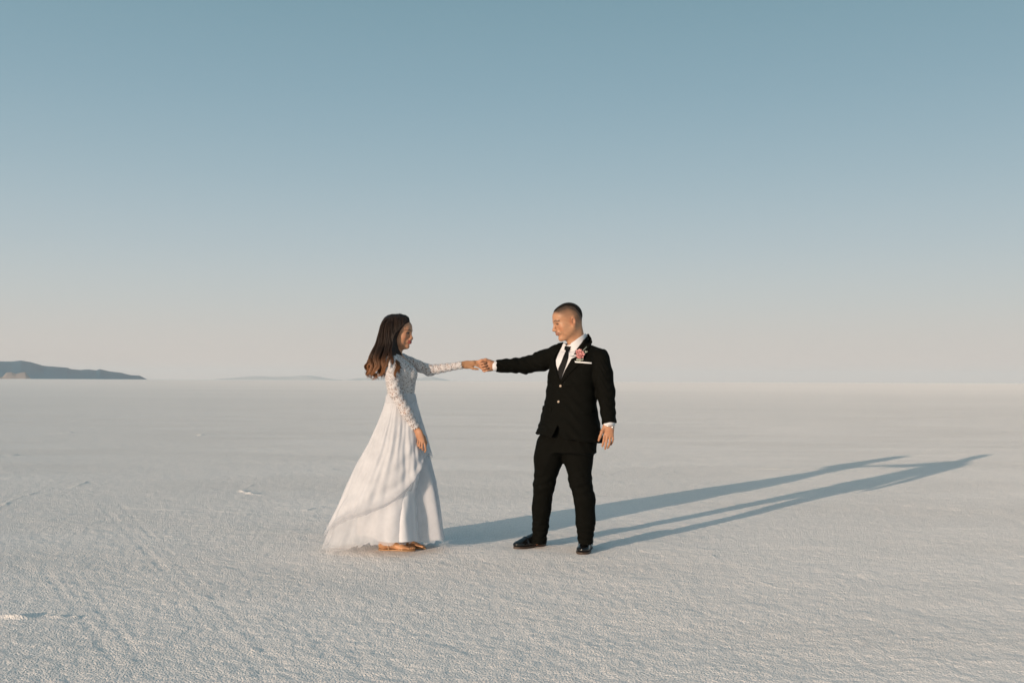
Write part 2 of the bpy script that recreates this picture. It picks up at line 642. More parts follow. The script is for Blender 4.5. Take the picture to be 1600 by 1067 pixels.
M_FAR = hill_mat('haze_faded_rock', (0.60, 0.57, 0.55), (0.66, 0.62, 0.60))  # pale rock colour paints in the fading by haze
M_HILL = hill_mat('haze_tinted_rock', (0.003, 0.09, 0.16), (0.008, 0.105, 0.18))  # blue of the hazy air painted into the rock colour
M_PALE = hill_mat('pale_bluff', (0.20, 0.17, 0.16), (0.34, 0.29, 0.27))
hills('hills', [(-420, 580), (-300, 566), (-150, 560), (-60, 566), (0, 564.5), (18, 565.5), (33, 564), (47, 566), (60, 569), (68, 571.5), (85, 572), (105, 574),
                (112, 576.3), (125, 578), (138, 577), (150, 578.3), (156, 576.5), (170, 580), (190, 582), (205, 586), (218, 586.6), (230, 592.5)],
      4200, 900, M_HILL, 'dark blue hills on the horizon at the left edge', 21)
hills('pale_hill', [(-60, 590), (-30, 586), (4, 589), (10, 582), (18, 581.5), (25, 584), (33, 582), (40, 581), (44, 587), (50, 592.4)],
      3600, 120, M_PALE, 'pale bluff at the foot of the dark hills', 31)
hills('far_hills', [(330, 593), (370, 589.5), (400, 587.5), (425, 589), (455, 588.5), (480, 586), (496, 588.5), (520, 592), (536, 593.5)],
      9500, 600, M_FAR, 'faint far hills left of the bride', 41)
hills('far_hills', [(540, 593.6), (556, 591), (580, 590.5), (610, 590), (650, 591), (676, 588.5), (690, 591.5), (704, 594.2)],
      9500, 600, M_FAR, 'faint low hills on the horizon behind the bride', 51)

# ------------------------------------------------------------------ haze
hz_v = [(x, y, z) for z in (-4, 125) for y in (-FAR - 50, FAR + 50) for x in (-FAR - 50, FAR + 50)]
hz_f = [[0, 2, 3, 1], [4, 5, 7, 6], [0, 1, 5, 4], [2, 6, 7, 3], [0, 4, 6, 2], [1, 3, 7, 5]]
mh = bpy.data.materials.new('thin_haze')
mh.use_nodes = True
mh.node_tree.nodes.clear()
ho = mh.node_tree.nodes.new('ShaderNodeOutputMaterial')
hp = mh.node_tree.nodes.new('ShaderNodeVolumePrincipled')
hp.inputs['Color'].default_value = (0.83, 0.90, 0.94, 1)
hp.inputs['Density'].default_value = 0.00009
hp.inputs['Anisotropy'].default_value = 0.0
mh.node_tree.links.new(hp.outputs[0], ho.inputs['Volume'])
haze = mesh_obj('haze', np.array(hz_v, float), hz_f, mh, smooth=False)
tag(haze, 'thin pale haze over the salt flat', kind='stuff')

# ------------------------------------------------------------------ smooth solids (signed distance shapes meshed by surface nets)


def unit(v):
    v = np.asarray(v, float)
    return v / (np.linalg.norm(v) + 1e-12)


def cap(a, b, ra, rb, k=0.02, op='+', flat_a=False, flat_b=False, sq=None):
    """tapered limb from a to b; sq=(axis, factor) squeezes it along axis"""
    a, b = np.asarray(a, float), np.asarray(b, float)
    ab = b - a
    L2 = ab @ ab
    L = math.sqrt(L2)
    u = ab / L

    def f(P):
        D = P - a
        s_ = D @ u
        t = np.clip(s_ / L, 0, 1)
        Q = D - (t * L)[:, None] * u
        if sq is not None:
            ax = sq[0] - (sq[0] @ u) * u
            ax = ax / np.linalg.norm(ax)
            Q = Q + (Q @ ax)[:, None] * ax * (1 / sq[1] - 1)
            d = (np.sqrt((Q * Q).sum(1)) - (ra + (rb - ra) * t)) * min(1, sq[1])
        else:
            d = np.sqrt((Q * Q).sum(1)) - (ra + (rb - ra) * t)
        if flat_b:
            d = np.maximum(d, s_ - L)
        if flat_a:
            d = np.maximum(d, -s_)
        return d
    return (f, k, op)


def ell(c, r, Rm=None, k=0.02, op='+'):
    c, r = np.asarray(c, float), np.asarray(r, float)

    def f(P):
        q = P - c
        if Rm is not None:
            q = q @ Rm
        k0 = np.sqrt(((q / r) ** 2).sum(1))
        k1 = np.sqrt(((q / r ** 2) ** 2).sum(1)) + 1e-9
        return k0 * (k0 - 1) / k1
    return (f, k, op)


def chain(pts, rads, k=0.02, **kw):
    return [cap(pts[i], pts[i + 1], rads[i], rads[i + 1], k, **kw) for i in range(len(pts) - 1)]


def loft(levels, theta, k=0.03, op='+', p=2.3, ext=0.03):
    """stack of ovals: (z, cx, cy, half-width, half-depth); theta turns them about z"""
    lv = sorted(levels)
    z = np.array([l[0] for l in lv])
    A = np.array([l[1:] for l in lv])
    zz = np.linspace(z[0], z[-1], 200)
    D = np.stack([np.interp(zz, z, A[:, i]) for i in range(4)], 1)
    ker = np.hanning(17)
    ker /= ker.sum()
    Dp = np.pad(D, ((8, 8), (0, 0)), mode='edge')
    D = np.stack([np.convolve(Dp[:, i], ker, 'valid') for i in range(4)], 1)
    ct, st = math.cos(theta), math.sin(theta)

    def f(P):
        cx, cy, a_, b_ = [np.interp(P[:, 2], zz, D[:, i]) for i in range(4)]
        dx, dy = P[:, 0] - cx, P[:, 1] - cy
        u_, w_ = dx * ct + dy * st, -dx * st + dy * ct
        n_ = (np.abs(u_ / a_) ** p + np.abs(w_ / b_) ** p) ** (1 / p)
        rad = np.sqrt(u_ * u_ + w_ * w_) + 1e-9
        d = rad * (1 - 1 / np.maximum(n_, 1e-3))
        dz = np.maximum(zz[0] - P[:, 2], P[:, 2] - zz[-1])
        return np.where(dz > 0, np.sqrt(np.maximum(d, 0) ** 2 + dz ** 2), np.maximum(d, dz))
    return (f, k, op)


def field(prims, post=None):
    def f(P, keep=None):
        d = np.full(len(P), 1e3)
        for i, (g, k, op) in enumerate(prims):
            if keep is not None and not keep[i]:
                continue
            e = g(P)
            if op == '+':
                h = np.maximum(k - np.abs(d - e), 0) / k
                d = np.minimum(d, e) - h * h * k * .25
            elif op == '-':
                h = np.maximum(k - np.abs(-d - e), 0) / k
                d = np.maximum(d, -e) + h * h * k * .25
            else:
                d = np.maximum(d, e)
        if post is not None:
            d = post(P, d)
        return d
    f.prims = prims
    f.post = post
    return f


def surface(f, lo, hi, res, N=20):
    """surface nets over the blocks of space the surface passes through"""
    lo = np.asarray(lo, float)
    nb = np.ceil((np.asarray(hi) - lo) / (res * N)).astype(int)
    bi = np.stack(np.meshgrid(*[np.arange(n) for n in nb], indexing='ij'), -1).reshape(-1, 3)
    bc = lo + (bi + .5) * N * res
    hd = N * res * math.sqrt(3) / 2
    prims = f.prims
    D = np.stack([g(bc) for g, _, _ in prims])
    tot = f(bc)
    act = np.abs(tot) < hd * 1.6 + 0.02
    adds = np.array([op == '+' for _, _, op in prims])
    dm = np.where(adds[:, None], D, 1e3).min(0)
    big = np.int64(1 << 20)
    cellk, cellv, quads = [], [], []
    gi = np.stack(np.meshgrid(*[np.arange(N + 1)] * 3, indexing='ij'), -1)
    for b in np.nonzero(act)[0]:
        keep = [(D[i, b] < dm[b] + 2.6 * hd + prims[i][1]) if adds[i] else (D[i, b] < hd * 1.8 + prims[i][1] + .02 or prims[i][2] == '&') for i in range(len(prims))]
        g0 = bi[b] * N
        P = (lo + (gi + g0) * res).reshape(-1, 3)
        V = f(P, keep).reshape(N + 1, N + 1, N + 1)
        sg = V < 0
        if sg.all() or not sg.any():
            continue
        acc = np.zeros((N, N, N, 3))
        cnt = np.zeros((N, N, N))
        for ax in range(3):
            s0 = [slice(None)] * 3
            s1 = [slice(None)] * 3
            s0[ax] = slice(0, N)
            s1[ax] = slice(1, N + 1)
            v0, v1 = V[tuple(s0)], V[tuple(s1)]
            cr_ = (v0 < 0) != (v1 < 0)
            t = np.where(cr_, v0 / np.where(cr_, v0 - v1, 1), 0)
            o1, o2 = [a for a in range(3) if a != ax]
            for da in (0, 1):
                for db in (0, 1):
                    sl = [slice(None)] * 3
                    sl[o1] = slice(da, da + N)
                    sl[o2] = slice(db, db + N)
                    c_ = cr_[tuple(sl)]
                    acc[..., ax] += np.where(c_, t[tuple(sl)], 0)
                    acc[..., o1] += c_ * da
                    acc[..., o2] += c_ * db
                    cnt += c_
            # quads for edges owned by this block
            so = [slice(0, N)] * 3
            ce = cr_[tuple(so)]
            e = np.argwhere(ce)
            if len(e):
                fl = v0[tuple(so)][ce] < 0
                c0 = e + g0
                ks = []
                for da, db in ((-1, -1), (0, -1), (0, 0), (-1, 0)):
                    c_ = c0.copy()
                    c_[:, o1] += da
                    c_[:, o2] += db
                    ks.append((c_[:, 0] + 8) * big * big + (c_[:, 1] + 8) * big + (c_[:, 2] + 8))
                K = np.stack(ks, 1)
                fl2 = fl if ax != 1 else ~fl
                K = np.where(fl2[:, None], K, K[:, ::-1])
                quads.append(K)
        m = cnt > 0
        ci = np.argwhere(m)
        cellk.append(((ci[:, 0] + g0[0] + 8) * big * big + (ci[:, 1] + g0[1] + 8) * big + ci[:, 2] + g0[2] + 8))
        cellv.append(lo + (ci + g0 + acc[m] / cnt[m][:, None]) * res)
    ck = np.concatenate(cellk)
    cv = np.concatenate(cellv)
    o_ = np.argsort(ck)
    ck, cv = ck[o_], cv[o_]
    K = np.concatenate(quads)
    I = np.clip(np.searchsorted(ck, K), 0, len(ck) - 1)
    ok = (ck[I] == K).all(1)
    return cv, I[ok]


def relax(v, f, it=1, lam=0.5):
    """light smoothing so no voxel steps show"""
    for _ in range(it):
        s_ = np.zeros_like(v)
        n_ = np.zeros(len(v))
        for a in range(4):
            i, j = f[:, a], f[:, (a + 1) % 4]
            for c in range(3):
                s_[:, c] += np.bincount(i, v[j, c], len(v)) + np.bincount(j, v[i, c], len(v))
            n_ += np.bincount(i, minlength=len(v)) + np.bincount(j, minlength=len(v))
        v = v + lam * (s_ / np.maximum(n_, 1)[:, None] - v)
    return v


def solid(name, f, lo, hi, res, mat, parent, paint=None, it=1):
    v, q_ = surface(f, lo, hi, res)
    v = relax(v, q_, it)
    return mesh_obj(name, v, q_, mat, parent, True, paint(v) if paint else None)


def grad(f, P, e=0.002):
    g = np.stack([f(P + np.eye(3)[i] * e) - f(P - np.eye(3)[i] * e) for i in range(3)], 1)
    return g / (np.linalg.norm(g, axis=1)[:, None] + 1e-9)


def on_surface(f, pxy, start=6.2):
    """where sight lines through picture points meet the solid f"""
    d = np.array([ray(*p) for p in pxy])
    o_ = np.array([0, 0, CAM_H])
    t = np.full(len(d), start)
    best, bt_ = np.full(len(d), 1e3), t.copy()
    for _ in range(90):
        e = f(o_ + d * t[:, None])
        m = e < best
        best, bt_ = np.where(m, e, best), np.where(m, t, bt_)
        t = np.minimum(t + 0.8 * e, 9.5)
    return o_ + d * bt_[:, None]


def patch(poly, f, off, thick, step=1.2, jitter=None):
    """a piece of cloth of that outline laid on the solid f: (verts, faces)"""
    poly = np.array(poly, float)
    out = []
    for a, b in zip(poly, np.roll(poly, -1, 0)):
        n_ = max(1, int(np.linalg.norm(b - a) / step))
        out += [a + (b - a) * i / n_ for i in range(n_)]
    nb = len(out)
    lo, hi = poly.min(0), poly.max(0)
    gx, gy = np.meshgrid(np.arange(lo[0] + step * .5, hi[0], step), np.arange(lo[1] + step * .5, hi[1], step))
    pts = [Vector(p) for p in out] + [Vector(p) for p in zip(gx.ravel(), gy.ravel())]
    vs, es, fs, ov, oe, of = delaunay_2d_cdt(pts, [], [list(range(nb))], 1, 1e-4)
    vs = np.array([[v.x, v.y] for v in vs])
    P = on_surface(f, vs)
    N_ = grad(f, P, .006)
    top, bot = P + N_ * (off + thick), P + N_ * off
    n = len(P)
    # boundary edges
    cnt = {}
    for t in fs:
        for a, b in zip(t, t[1:] + t[:1]):
            cnt[(a, b)] = 1
    F = [list(t) for t in fs] + [[i + n for i in t[::-1]] for t in fs]
    F += [[b, a, a + n, b + n] for (a, b) in cnt if (b, a) not in cnt]
    V = np.concatenate([top, bot])
    # make the top face outward
    t0 = fs[len(fs) // 2]
    nn = np.cross(V[t0[1]] - V[t0[0]], V[t0[2]] - V[t0[0]])
    if nn @ N_[t0[0]] < 0:
        F = [x[::-1] for x in F]
    return V, F


# ------------------------------------------------------------------ heads


def frame(origin, fwd, up=(0, 0, 1), scale=1.0):
    x = unit(fwd)
    y = unit(np.cross(up, x))
    z = np.cross(x, y)
    return np.asarray(origin, float), np.stack([x, y, z], 1), scale


def head_shape(F, fem=False):
    o_, Rm, s_ = F
    T = lambda x, y, z: o_ + Rm @ (np.array([x, y, z]) * s_)
    L = []
    E = lambda c, r, k=.02, op='+', rot=None: L.append(ell(T(*c), np.array(r) * s_, Rm if rot is None else Rm @ rot, k, op))
    C = lambda a, b, ra, rb, k=.012, op='+': L.append(cap(T(*a), T(*b), ra * s_, rb * s_, k, op))
    E((-.012, 0, .036), (.096, .077, .086))
    E((.028, 0, -.028), (.062, .060 if not fem else .056, .078), .03)
    E((.040, 0, .045), (.052, .062, .050), .03)
    for y in (-1, 1):
        C((-.004, y * (.054 if fem else .057), -.045), (.058, y * (.022 if not fem else .012), -.096 if not fem else -.094), .017 if not fem else .013, .016 if not fem else .012, .03)
        E((.056, y * .041, -.016), (.026, .022, .024), .02)
        E((.024, y * (.047 if not fem else .043), -.050), (.040, .018, .036), .03)
        C((.082, y * .036, .024), (.088, y * .010, .021), .009 if not fem else .0062, .010 if not fem else .0075, .018)
        E((.096, y * .032, .006), (.016, .018, .012), .012, '-')
        E((.073, y * .031, .004), (.0145, .0145, .0145), .004)
        C((.085, y * .020, .010), (.080, y * .045, .006), .0035, .003, .004)     # upper lid
        E((.100, y * .012, -.033), (.011, .008, .008), .008)
        # ear: rim, bowl and lobe
        er = np.array(Matrix.Rotation(R(-12), 3, 'Y') @ Matrix.Rotation(R(y * 14), 3, 'Z'))
        E((-.014, y * .079, -.006), (.019, .007, .032), .004, '+', er)
        E((-.008, y * .0860, -.003), (.0105, .0075, .019), .003, '-', er)
        E((-.008, y * .076, -.034), (.010, .006, .011), .008)
    if fem:
        C((.087, 0, .014), (.103, 0, -.021), .0070, .0080, .014)
        E((.105, 0, -.0265), (.0108, .0095, .0085), .008)
    else:
        C((.088, 0, .016), (.108, 0, -.022), .008, .0095, .014)
        E((.110, 0, -.028), (.0125, .011, .010), .008)
    E((.084, 0, -.052), (.018, .028, .020), .014)
    if fem:
        E((.098, 0, -.0535), (.011, .020, .0065), .004)
        E((.097, 0, -.0640), (.010, .017, .0070), .004)
        E((.077, 0, -.092), (.017, .018, .016), .016)
    else:
        E((.098, 0, -.0535), (.009, .022, .0055), .005)
        E((.096, 0, -.0635), (.010, .019, .0060), .005)
        E((.078, 0, -.096), (.019, .023, .019), .018)
    C((.112, -.012, -.0588), (.100, -.024, -.0575), .0022, .0015, .003, '-')
    C((.112, .012, -.0588), (.100, .024, -.0575), .0022, .0015, .003, '-')
    C((.112, -.012, -.0588), (.112, .012, -.0588), .0022, .0022, .003, '-')
    return L, T


def seg_d(q, a, b):
    a, b = np.array(a), np.array(b)
    ab = b - a
    t = np.clip(((q - a) @ ab) / (ab @ ab), 0, 1)
    return np.linalg.norm(q - a - t[:, None] * ab, axis=1)


def sstep(x, a, b):
    t = np.clip((x - a) / (b - a), 0, 1)
    return t * t * (3 - 2 * t)


def face_paint(v, F, fem, skin, base=None):
    o_, Rm, s_ = F
    q_ = (v - o_) @ Rm / s_
    c = np.tile(np.array(skin), (len(v), 1)) if base is None else base.copy()
    near = np.linalg.norm(q_ - np.array([.0, 0, 0]), axis=1) < .17

    def mix(w, col):
        w = (w * near)[:, None]
        c[:] = c * (1 - w) + np.array(col) * w
    x, y, z = q_.T
    ay = np.abs(y)
    qa = np.stack([x, ay, z], 1)
    # warmer cheeks, nose and ears
    mix(.35 * sstep(np.linalg.norm(qa - np.array([.075, .045, -.025]), axis=1), .035, .008), [skin[0] * 1.05, skin[1] * .72, skin[2] * .66])
    mix(.3 * sstep(np.linalg.norm(qa - np.array([-.012, .082, -.006]), axis=1), .04, .02), [skin[0] * 1.05, skin[1] * .66, skin[2] * .6])
    # brows
    bw = .0034 if fem else .0042
    db = np.minimum(seg_d(qa, (.099, .013, .0275), (.090, .034, .0335)), seg_d(qa, (.090, .034, .0335), (.074, .052, .027)))
    db = np.where(x > .05, np.abs(db), 1)
    dzb = np.minimum(np.abs(z - np.interp(ay, [.010, .034, .054], [.0265, .0325, .0255])), 1)
    inb = (ay > .010) & (ay < .055) & (x > .045)
    mix(inb * sstep(dzb, bw + .0015, bw - .0015) * (.8 if fem else .75), [.05, .03, .02])
    # eyes: white, iris, lash line
    ez = z - .004
    ine = (x > .062) & (np.abs(ez) < .012) & (ay > .015) & (ay < .049)
    op = np.hypot((ay - .031) / .0135, (ez + (0 if fem else .002)) / (.0042 if fem else .0022)) < 1
    mix((ine & op) * 1.0, [.42, .36, .33] if fem else [.16, .11, .09])
    mix((ine & op & (np.abs(ay - .0325) < .0056)) * 1.0, [.02, .012, .008])
    lash = np.abs(ez - (.0052 if fem else .0042) * np.sqrt(np.clip(1 - ((ay - .031) / .016) ** 2, 0, 1)))
    mix(ine * (ay < (.050 if fem else .047)) * sstep(lash, .0046 if fem else .0036, .0016), [.012, .008, .006])
    if fem:
        mix(ine * sstep(np.abs(ez + .0042), .0022, .0008) * (ay > .02) * .7, [.03, .016, .012])
    if fem:
        lid = ine & (ez > .004) & (ez < .011)
        mix(lid * .45, [.10, .045, .03])
    # mouth
    inm = (x > .074) & (ay < .029)
    z = z - .34 * np.maximum(ay - .009, 0)          # a smile: the corners turn up
    up = sstep(np.abs(z + .0535), .0068, .0045)
    lo = sstep(np.abs(z + .0645), .0070, .0045)
    lip = [.36, .085, .075] if fem else [.36, .15, .11]
    mix(inm * sstep(ay, .0285, .022) * np.maximum(up, lo) * (.9 if fem else .6), lip)
    mix(inm * sstep(np.abs(z + .0588), .0022, .0008) * .8, [.06, .02, .016])
    z = q_[:, 2]
    # nostrils
    mix(sstep(np.linalg.norm(qa - np.array([.106, .0075, -.0405]), axis=1), .005, .003), [.07, .025, .018])
    if not fem:
        n_ = .5 + .5 * np.sin(x * 900) * np.sin(y * 1100) * np.sin(z * 1000)
        # shaved beard shade and moustache
        bz = sstep(z, -.045, -.062) * sstep(x, -.02, .03) * sstep(z, -.13, -.10)
        mix(bz * (.02 + .03 * n_), [.10, .07, .05])
        mo = (x > .085) * sstep(np.abs(z + .0455), .005, .003) * sstep(ay, .027, .018)
        mix(mo * .35, [.12, .07, .045])
        # clipped sides of the head, thinning to the temples and nape
        hl = np.interp(x, [-.12, -.05, -.02, .02, .05, .075, .10], [-.055, -.040, .012, .012, .030, .060, .085])
        fade = sstep(z, hl - .006, hl + .050)
        hid = (1 - ((np.linalg.norm(qa - np.array([-.012, .084, -.004]), axis=1) < .034) & (ay > .076)))
        back = sstep(x, .0, -.08)
        lim = np.interp(x, [-.12, -.09, -.05, 0, .05, .08, .1], [-.050, .004, .086, .108, .103, .088, .078])
        mix(np.clip(fade * hid * (.36 + .20 * n_ + .34 * back + .60 * sstep(z, lim - .050, lim)), 0, .97), [.050, .035, .025])
    return c


# ------------------------------------------------------------------ hands


def finger(pts, r0, r1, k=.004):
    n = len(pts)
    rs = [r0 + (r1 - r0) * i / (n - 1) for i in range(n)]
    return chain(pts, rs, k)


# ================================================================== the groom
man = bpy.data.objects.new('person', None)
COL.objects.link(man)
gl = W(880, 858, 0.02)
man.location = (gl[0], gl[1], 0)
tag(man, 'man in black suit and tie with pink boutonniere, holding the bride\'s hand', 'person')
SKM = np.array([.45, .240, .138])

TH = -R(28)                       # chest turned to his right, the picture's left
# torso axes: side (towards his left, picture right) and front
SIDE = np.array([math.cos(TH), math.sin(TH), 0])
FRONT = np.array([math.sin(TH), -math.cos(TH), 0])

mh_fwd = np.array([-math.cos(R(14)) * math.cos(R(17)), -math.sin(R(14)) * math.cos(R(17)), -math.sin(R(17))])
mup = unit(np.array([0.04, 0, 1]))
HM = frame(W(887.5, 502.5, 0), mh_fwd, mup, 1.06)
head, TM = head_shape(HM)
neck_base = W(905, 548, .03)
body = list(head)
body += [cap(TM(-.030, 0, -.030), neck_base, .060, .056, .03),
         cap(TM(.0, 0, -.060), W(900, 546, .01), .042, .044, .03)]


def lv(py, l, r, ratio, off=0.0, grow=0.0, cosr=.939):
    c = W((l + r) / 2, py, off)
    a = (r - l) / 2 * S / cosr + grow
    return (c[2], c[0], c[1], a, a * ratio)


# body under the clothes
body += [loft([lv(556, 880, 930, .50), lv(585, 868, 922, .52), lv(620, 866, 922, .62), lv(660, 862, 926, .68), lv(700, 860, 928, .66)], TH, .05)]
sh_r, el_r, wr_r = W(870, 552, .085), W(823, 570.5, .16), W(772, 571.5, .115)
sh_l, el_l, wr_l = W(940, 558, -.09), W(946, 613, -.10), W(951, 662, -.14)
body += chain([W(905, 556, .02), sh_r], [.045, .036], .03) + chain([W(905, 556, .02), sh_l], [.045, .036], .03)
body += chain([sh_r, el_r, wr_r], [.038, .038, .027], .03) + chain([sh_l, el_l, wr_l], [.038, .038, .027], .03)
hipr, knr, anr = W(868, 700, .02), W(849, 772, .08), W(843, 838, .17)
hipl, knl, anl = W(906, 700, -.02), W(913, 775, -.05), W(914, 838, -.02)
body += chain([hipr, knr, anr], [.075, .05, .028], .04) + chain([hipl, knl, anl], [.075, .05, .028], .04)
body += chain([anr, W(839, 848, .165)], [.022, .014], .01) + chain([anl, W(915, 850, -.03)], [.022, .014], .01)

# hanging left hand, back of the hand to the camera
d0 = -.145
Hn = lambda x, y, o=0.0: W(x, y, d0 + o)
body += [cap(wr_l, Hn(950.5, 668), .027, .028, .02, sq=(unit([.2, 1, 0]), .72)),
         cap(Hn(948.5, 667), Hn(947.5, 679), .024, .021, .02, sq=(unit([.2, 1, 0]), .62)),
         cap(Hn(953.5, 667), Hn(954.5, 679), .022, .020, .02, sq=(unit([.2, 1, 0]), .62))]
fing_l = [([(945, 678, 0), (943.6, 687, -.012), (942.2, 693, -.008), (941.2, 697, .004)], .0092, .0070),
          ([(949, 680, -.002), (947.6, 690, -.016), (946.4, 696.5, -.010), (945.6, 701, .003)], .0094, .0072),
          ([(953.2, 680, 0), (953.0, 689.5, -.014), (951.6, 695.5, -.006), (949.8, 699.5, .008)], .0090, .0068),
          ([(957.0, 678, .006), (957.8, 686, -.004), (956.6, 691, .004), (954.6, 694.5, .016)], .0080, .0062)]
for pts, r0, r1 in fing_l:
    body += finger([Hn(*p) for p in pts], r0, r1)
body += finger([Hn(944.5, 667, -.004), Hn(940.5, 674.5, -.014), Hn(937.6, 682, -.016), Hn(935.4, 688, -.012)], .0125, .0078, .008)

# right hand, closed round her fingers
d1 = .105
Hq = lambda x, y, o=0.0: W(x, y, d1 + o)
vax = unit([.1, 1, 0])
body += [cap(wr_r, Hq(766, 571), .028, .030, .02, sq=(vax, .75)),
         cap(Hq(765, 568), Hq(759.5, 567), .024, .023, .02, sq=(vax, .75)),
         cap(Hq(765, 575), Hq(761, 576), .021, .020, .02, sq=(vax, .75))]
# four fingers: out along the far side, bent back towards the camera over her fingers
for (yk, xo, yt, r_) in ((565.8, 749.0, 567.2, .0090), (570.0, 750.4, 571.2, .0092), (574.2, 752.4, 575.2, .0088), (578.2, 755.0, 578.6, .0078)):
    body += finger([Hq(761, yk + .5, -.006), Hq(xo + 4.5, yk, -.016), Hq(xo, (yk + yt) / 2 + .6, -.022), Hq(xo + 1.6, yt + 1.4, -.034),
                    Hq(xo + 6.2, yt + .2, -.040), Hq(xo + 9.3, yt - .4, -.034)], r_, r_ * .82)
body += finger([Hq(765, 564.5, -.012), Hq(759, 562.2, -.022), Hq(752.5, 563.2, -.026), Hq(747, 564.6, -.022)], .0125, .0082, .008)


def man_paint(v):
    c = face_paint(v, HM, False, SKM)
    hd_ = np.linalg.norm(v - TM(0, 0, 0), axis=1) > .3
    c[hd_] = SKM * np.array([1.0, .93, .92])
    n_ = 1 + .06 * np.sin(v[:, 0] * 90 + 3 * np.sin(v[:, 2] * 70)) * np.sin(v[:, 2] * 110)
    return c * n_[:, None]


fm = field(body)
solid('body', fm, (-.3, 6.6, -.02), (.85, 7.5, 1.82), .0027, M_SKIN, man, man_paint, 1)

# clipped hair on the crown: a thin cap that ends in a sharp front edge
Hc = []
Hc.append(ell(TM(-.012, 0, .036), np.array([.0980, .0785, .0895]) * 1.06, HM[1], .02))
Hc.append(ell(TM(.040, 0, .046), np.array([.0530, .0632, .0525]) * 1.06, HM[1], .03))


def hair_cut(P, d):
    q_ = (P - HM[0]) @ HM[1] / HM[2]
    x, y, z = q_.T
    lim = np.interp(x, [-.12, -.09, -.05, 0, .05, .08, .1], [-.050, .004, .086, .108, .103, .088, .078]) + .002 * np.sin(x * 400) * np.sin(y * 500)
    return np.maximum(d, (lim - z) * .8)


solid('hair', field(Hc, hair_cut), HM[0] - .16, HM[0] + .17, .0026, M_BUZZ, man, lambda v: np.tile(np.array([.011, .008, .006]), (len(v), 1)))

# jacket ----------------------------------------------------------------
jl = [lv(551, 874, 936, .60), lv(560, 863, 941, .62), lv(585, 857, 932, .66), lv(603, 855.5, 930.5, .66), lv(628, 852.5, 931, .68), lv(645, 848, 932, .72),
      lv(660, 845, 935, .74), lv(678, 839, 938, .76), lv(700, 833, 942, .78)]
jk = [loft(jl, TH, .03)]
jk += [cap(W(901, 546, .02), W(872, 550, .08), .052, .050, .035), cap(W(908, 546, .02), W(938, 556, -.08), .056, .050, .035),
       cap(W(903, 538, .05), W(904, 560, .03), .055, .080, .04)]
jk += [cap(W(869, 553, .085), W(848, 563.5, .125), .062, .070, .03), cap(W(848, 563.5, .125), W(822, 570.5, .16), .070, .060, .03),
       cap(W(822, 570.5, .16), W(774.5, 572, .118), .060, .0455, .02, flat_b=True)]
jk += [cap(W(938.5, 561, -.085), W(942, 585, -.095), .064, .068, .022), cap(W(942, 585, -.095), W(946.5, 612, -.10), .068, .064, .022),
       cap(W(946.5, 612, -.10), W(952, 661.5, -.14), .062, .050, .022, flat_b=True)]
hem_a, hem_b = W(838, 678, 0), W(940, 691, 0)
front_c = lambda z: np.interp(z, [hem_b[2], W(876, 603)[2], 1.4], [W(868, 690)[0], W(876, 603)[0], W(879, 560)[0]])


def jacket_post(P, d):
    # hem line and the rounded front corners
    hz_ = hem_a[2] + (P[:, 0] - hem_a[0]) / (hem_b[0] - hem_a[0]) * (hem_b[2] - hem_a[2])
    up = P[:, 0] < el_l[0] - .11
    arm = (P[:, 0] > W(939, 660)[0]) & (P[:, 2] > .68) & (np.abs(P[:, 1] - (Y0 - .13)) < .07) & (P[:, 2] > hem_b[2] + .0)
    w_ = (P - np.array([gl[0], Y0, 0])) @ FRONT
    wd = 1 - (P[:, 2] - hz_) / .20            # 0 at the button, 1 at the hem
    gap = -.012 + .052 * np.clip(wd, 0, 1.2) ** 2.6
    cut = np.minimum(gap - np.abs(P[:, 0] - front_c(P[:, 2])), w_ - .03)
    d2 = np.maximum(d, np.where(P[:, 2] < hz_ + .22, cut, -1))
    d2 = np.maximum(d2, np.where(arm, -1, hz_ - P[:, 2]))
    # creases
    x, y, z = P.T
    ar = sstep(x, el_r[0] + .25, el_r[0] - .02)
    d2 = d2 + .0042 * ar * np.sin((x * 1.0 + z * .9) * 95 + 2.2 * np.sin(z * 40 + y * 20)) * np.sin(z * 38 + x * 13)
    al = sstep(x, W(930, 600)[0], W(940, 600)[0])
    d2 = d2 + .0030 * al * np.sin((z * 1.3 + x * .8) * 78 + 2.0 * np.sin(x * 50)) * np.sin(x * 60 + z * 9)
    bd = (1 - ar) * (1 - al)
    d2 = d2 + .0034 * bd * np.sin(z * 62 + x * 34 + 1.6 * np.sin(x * 30)) * sstep(z, 1.35, 1.15)
    # the pull of the closed button
    bx, bz = W(876, 603)[0], W(876, 603)[2]
    rr_ = np.hypot(x - bx, z - bz)
    d2 = d2 - .006 * np.exp(-((z - bz - (x - bx) * .12) / .011) ** 2) * sstep(x - bx, -.005, .02) * sstep(rr_, .22, .02)
    return d2


fj = field(jk, jacket_post)
jacket = solid('jacket', fj, (-.2, 6.7, .66), (.85, 7.45, 1.52), .0042, M_SUIT, man, None, 1)

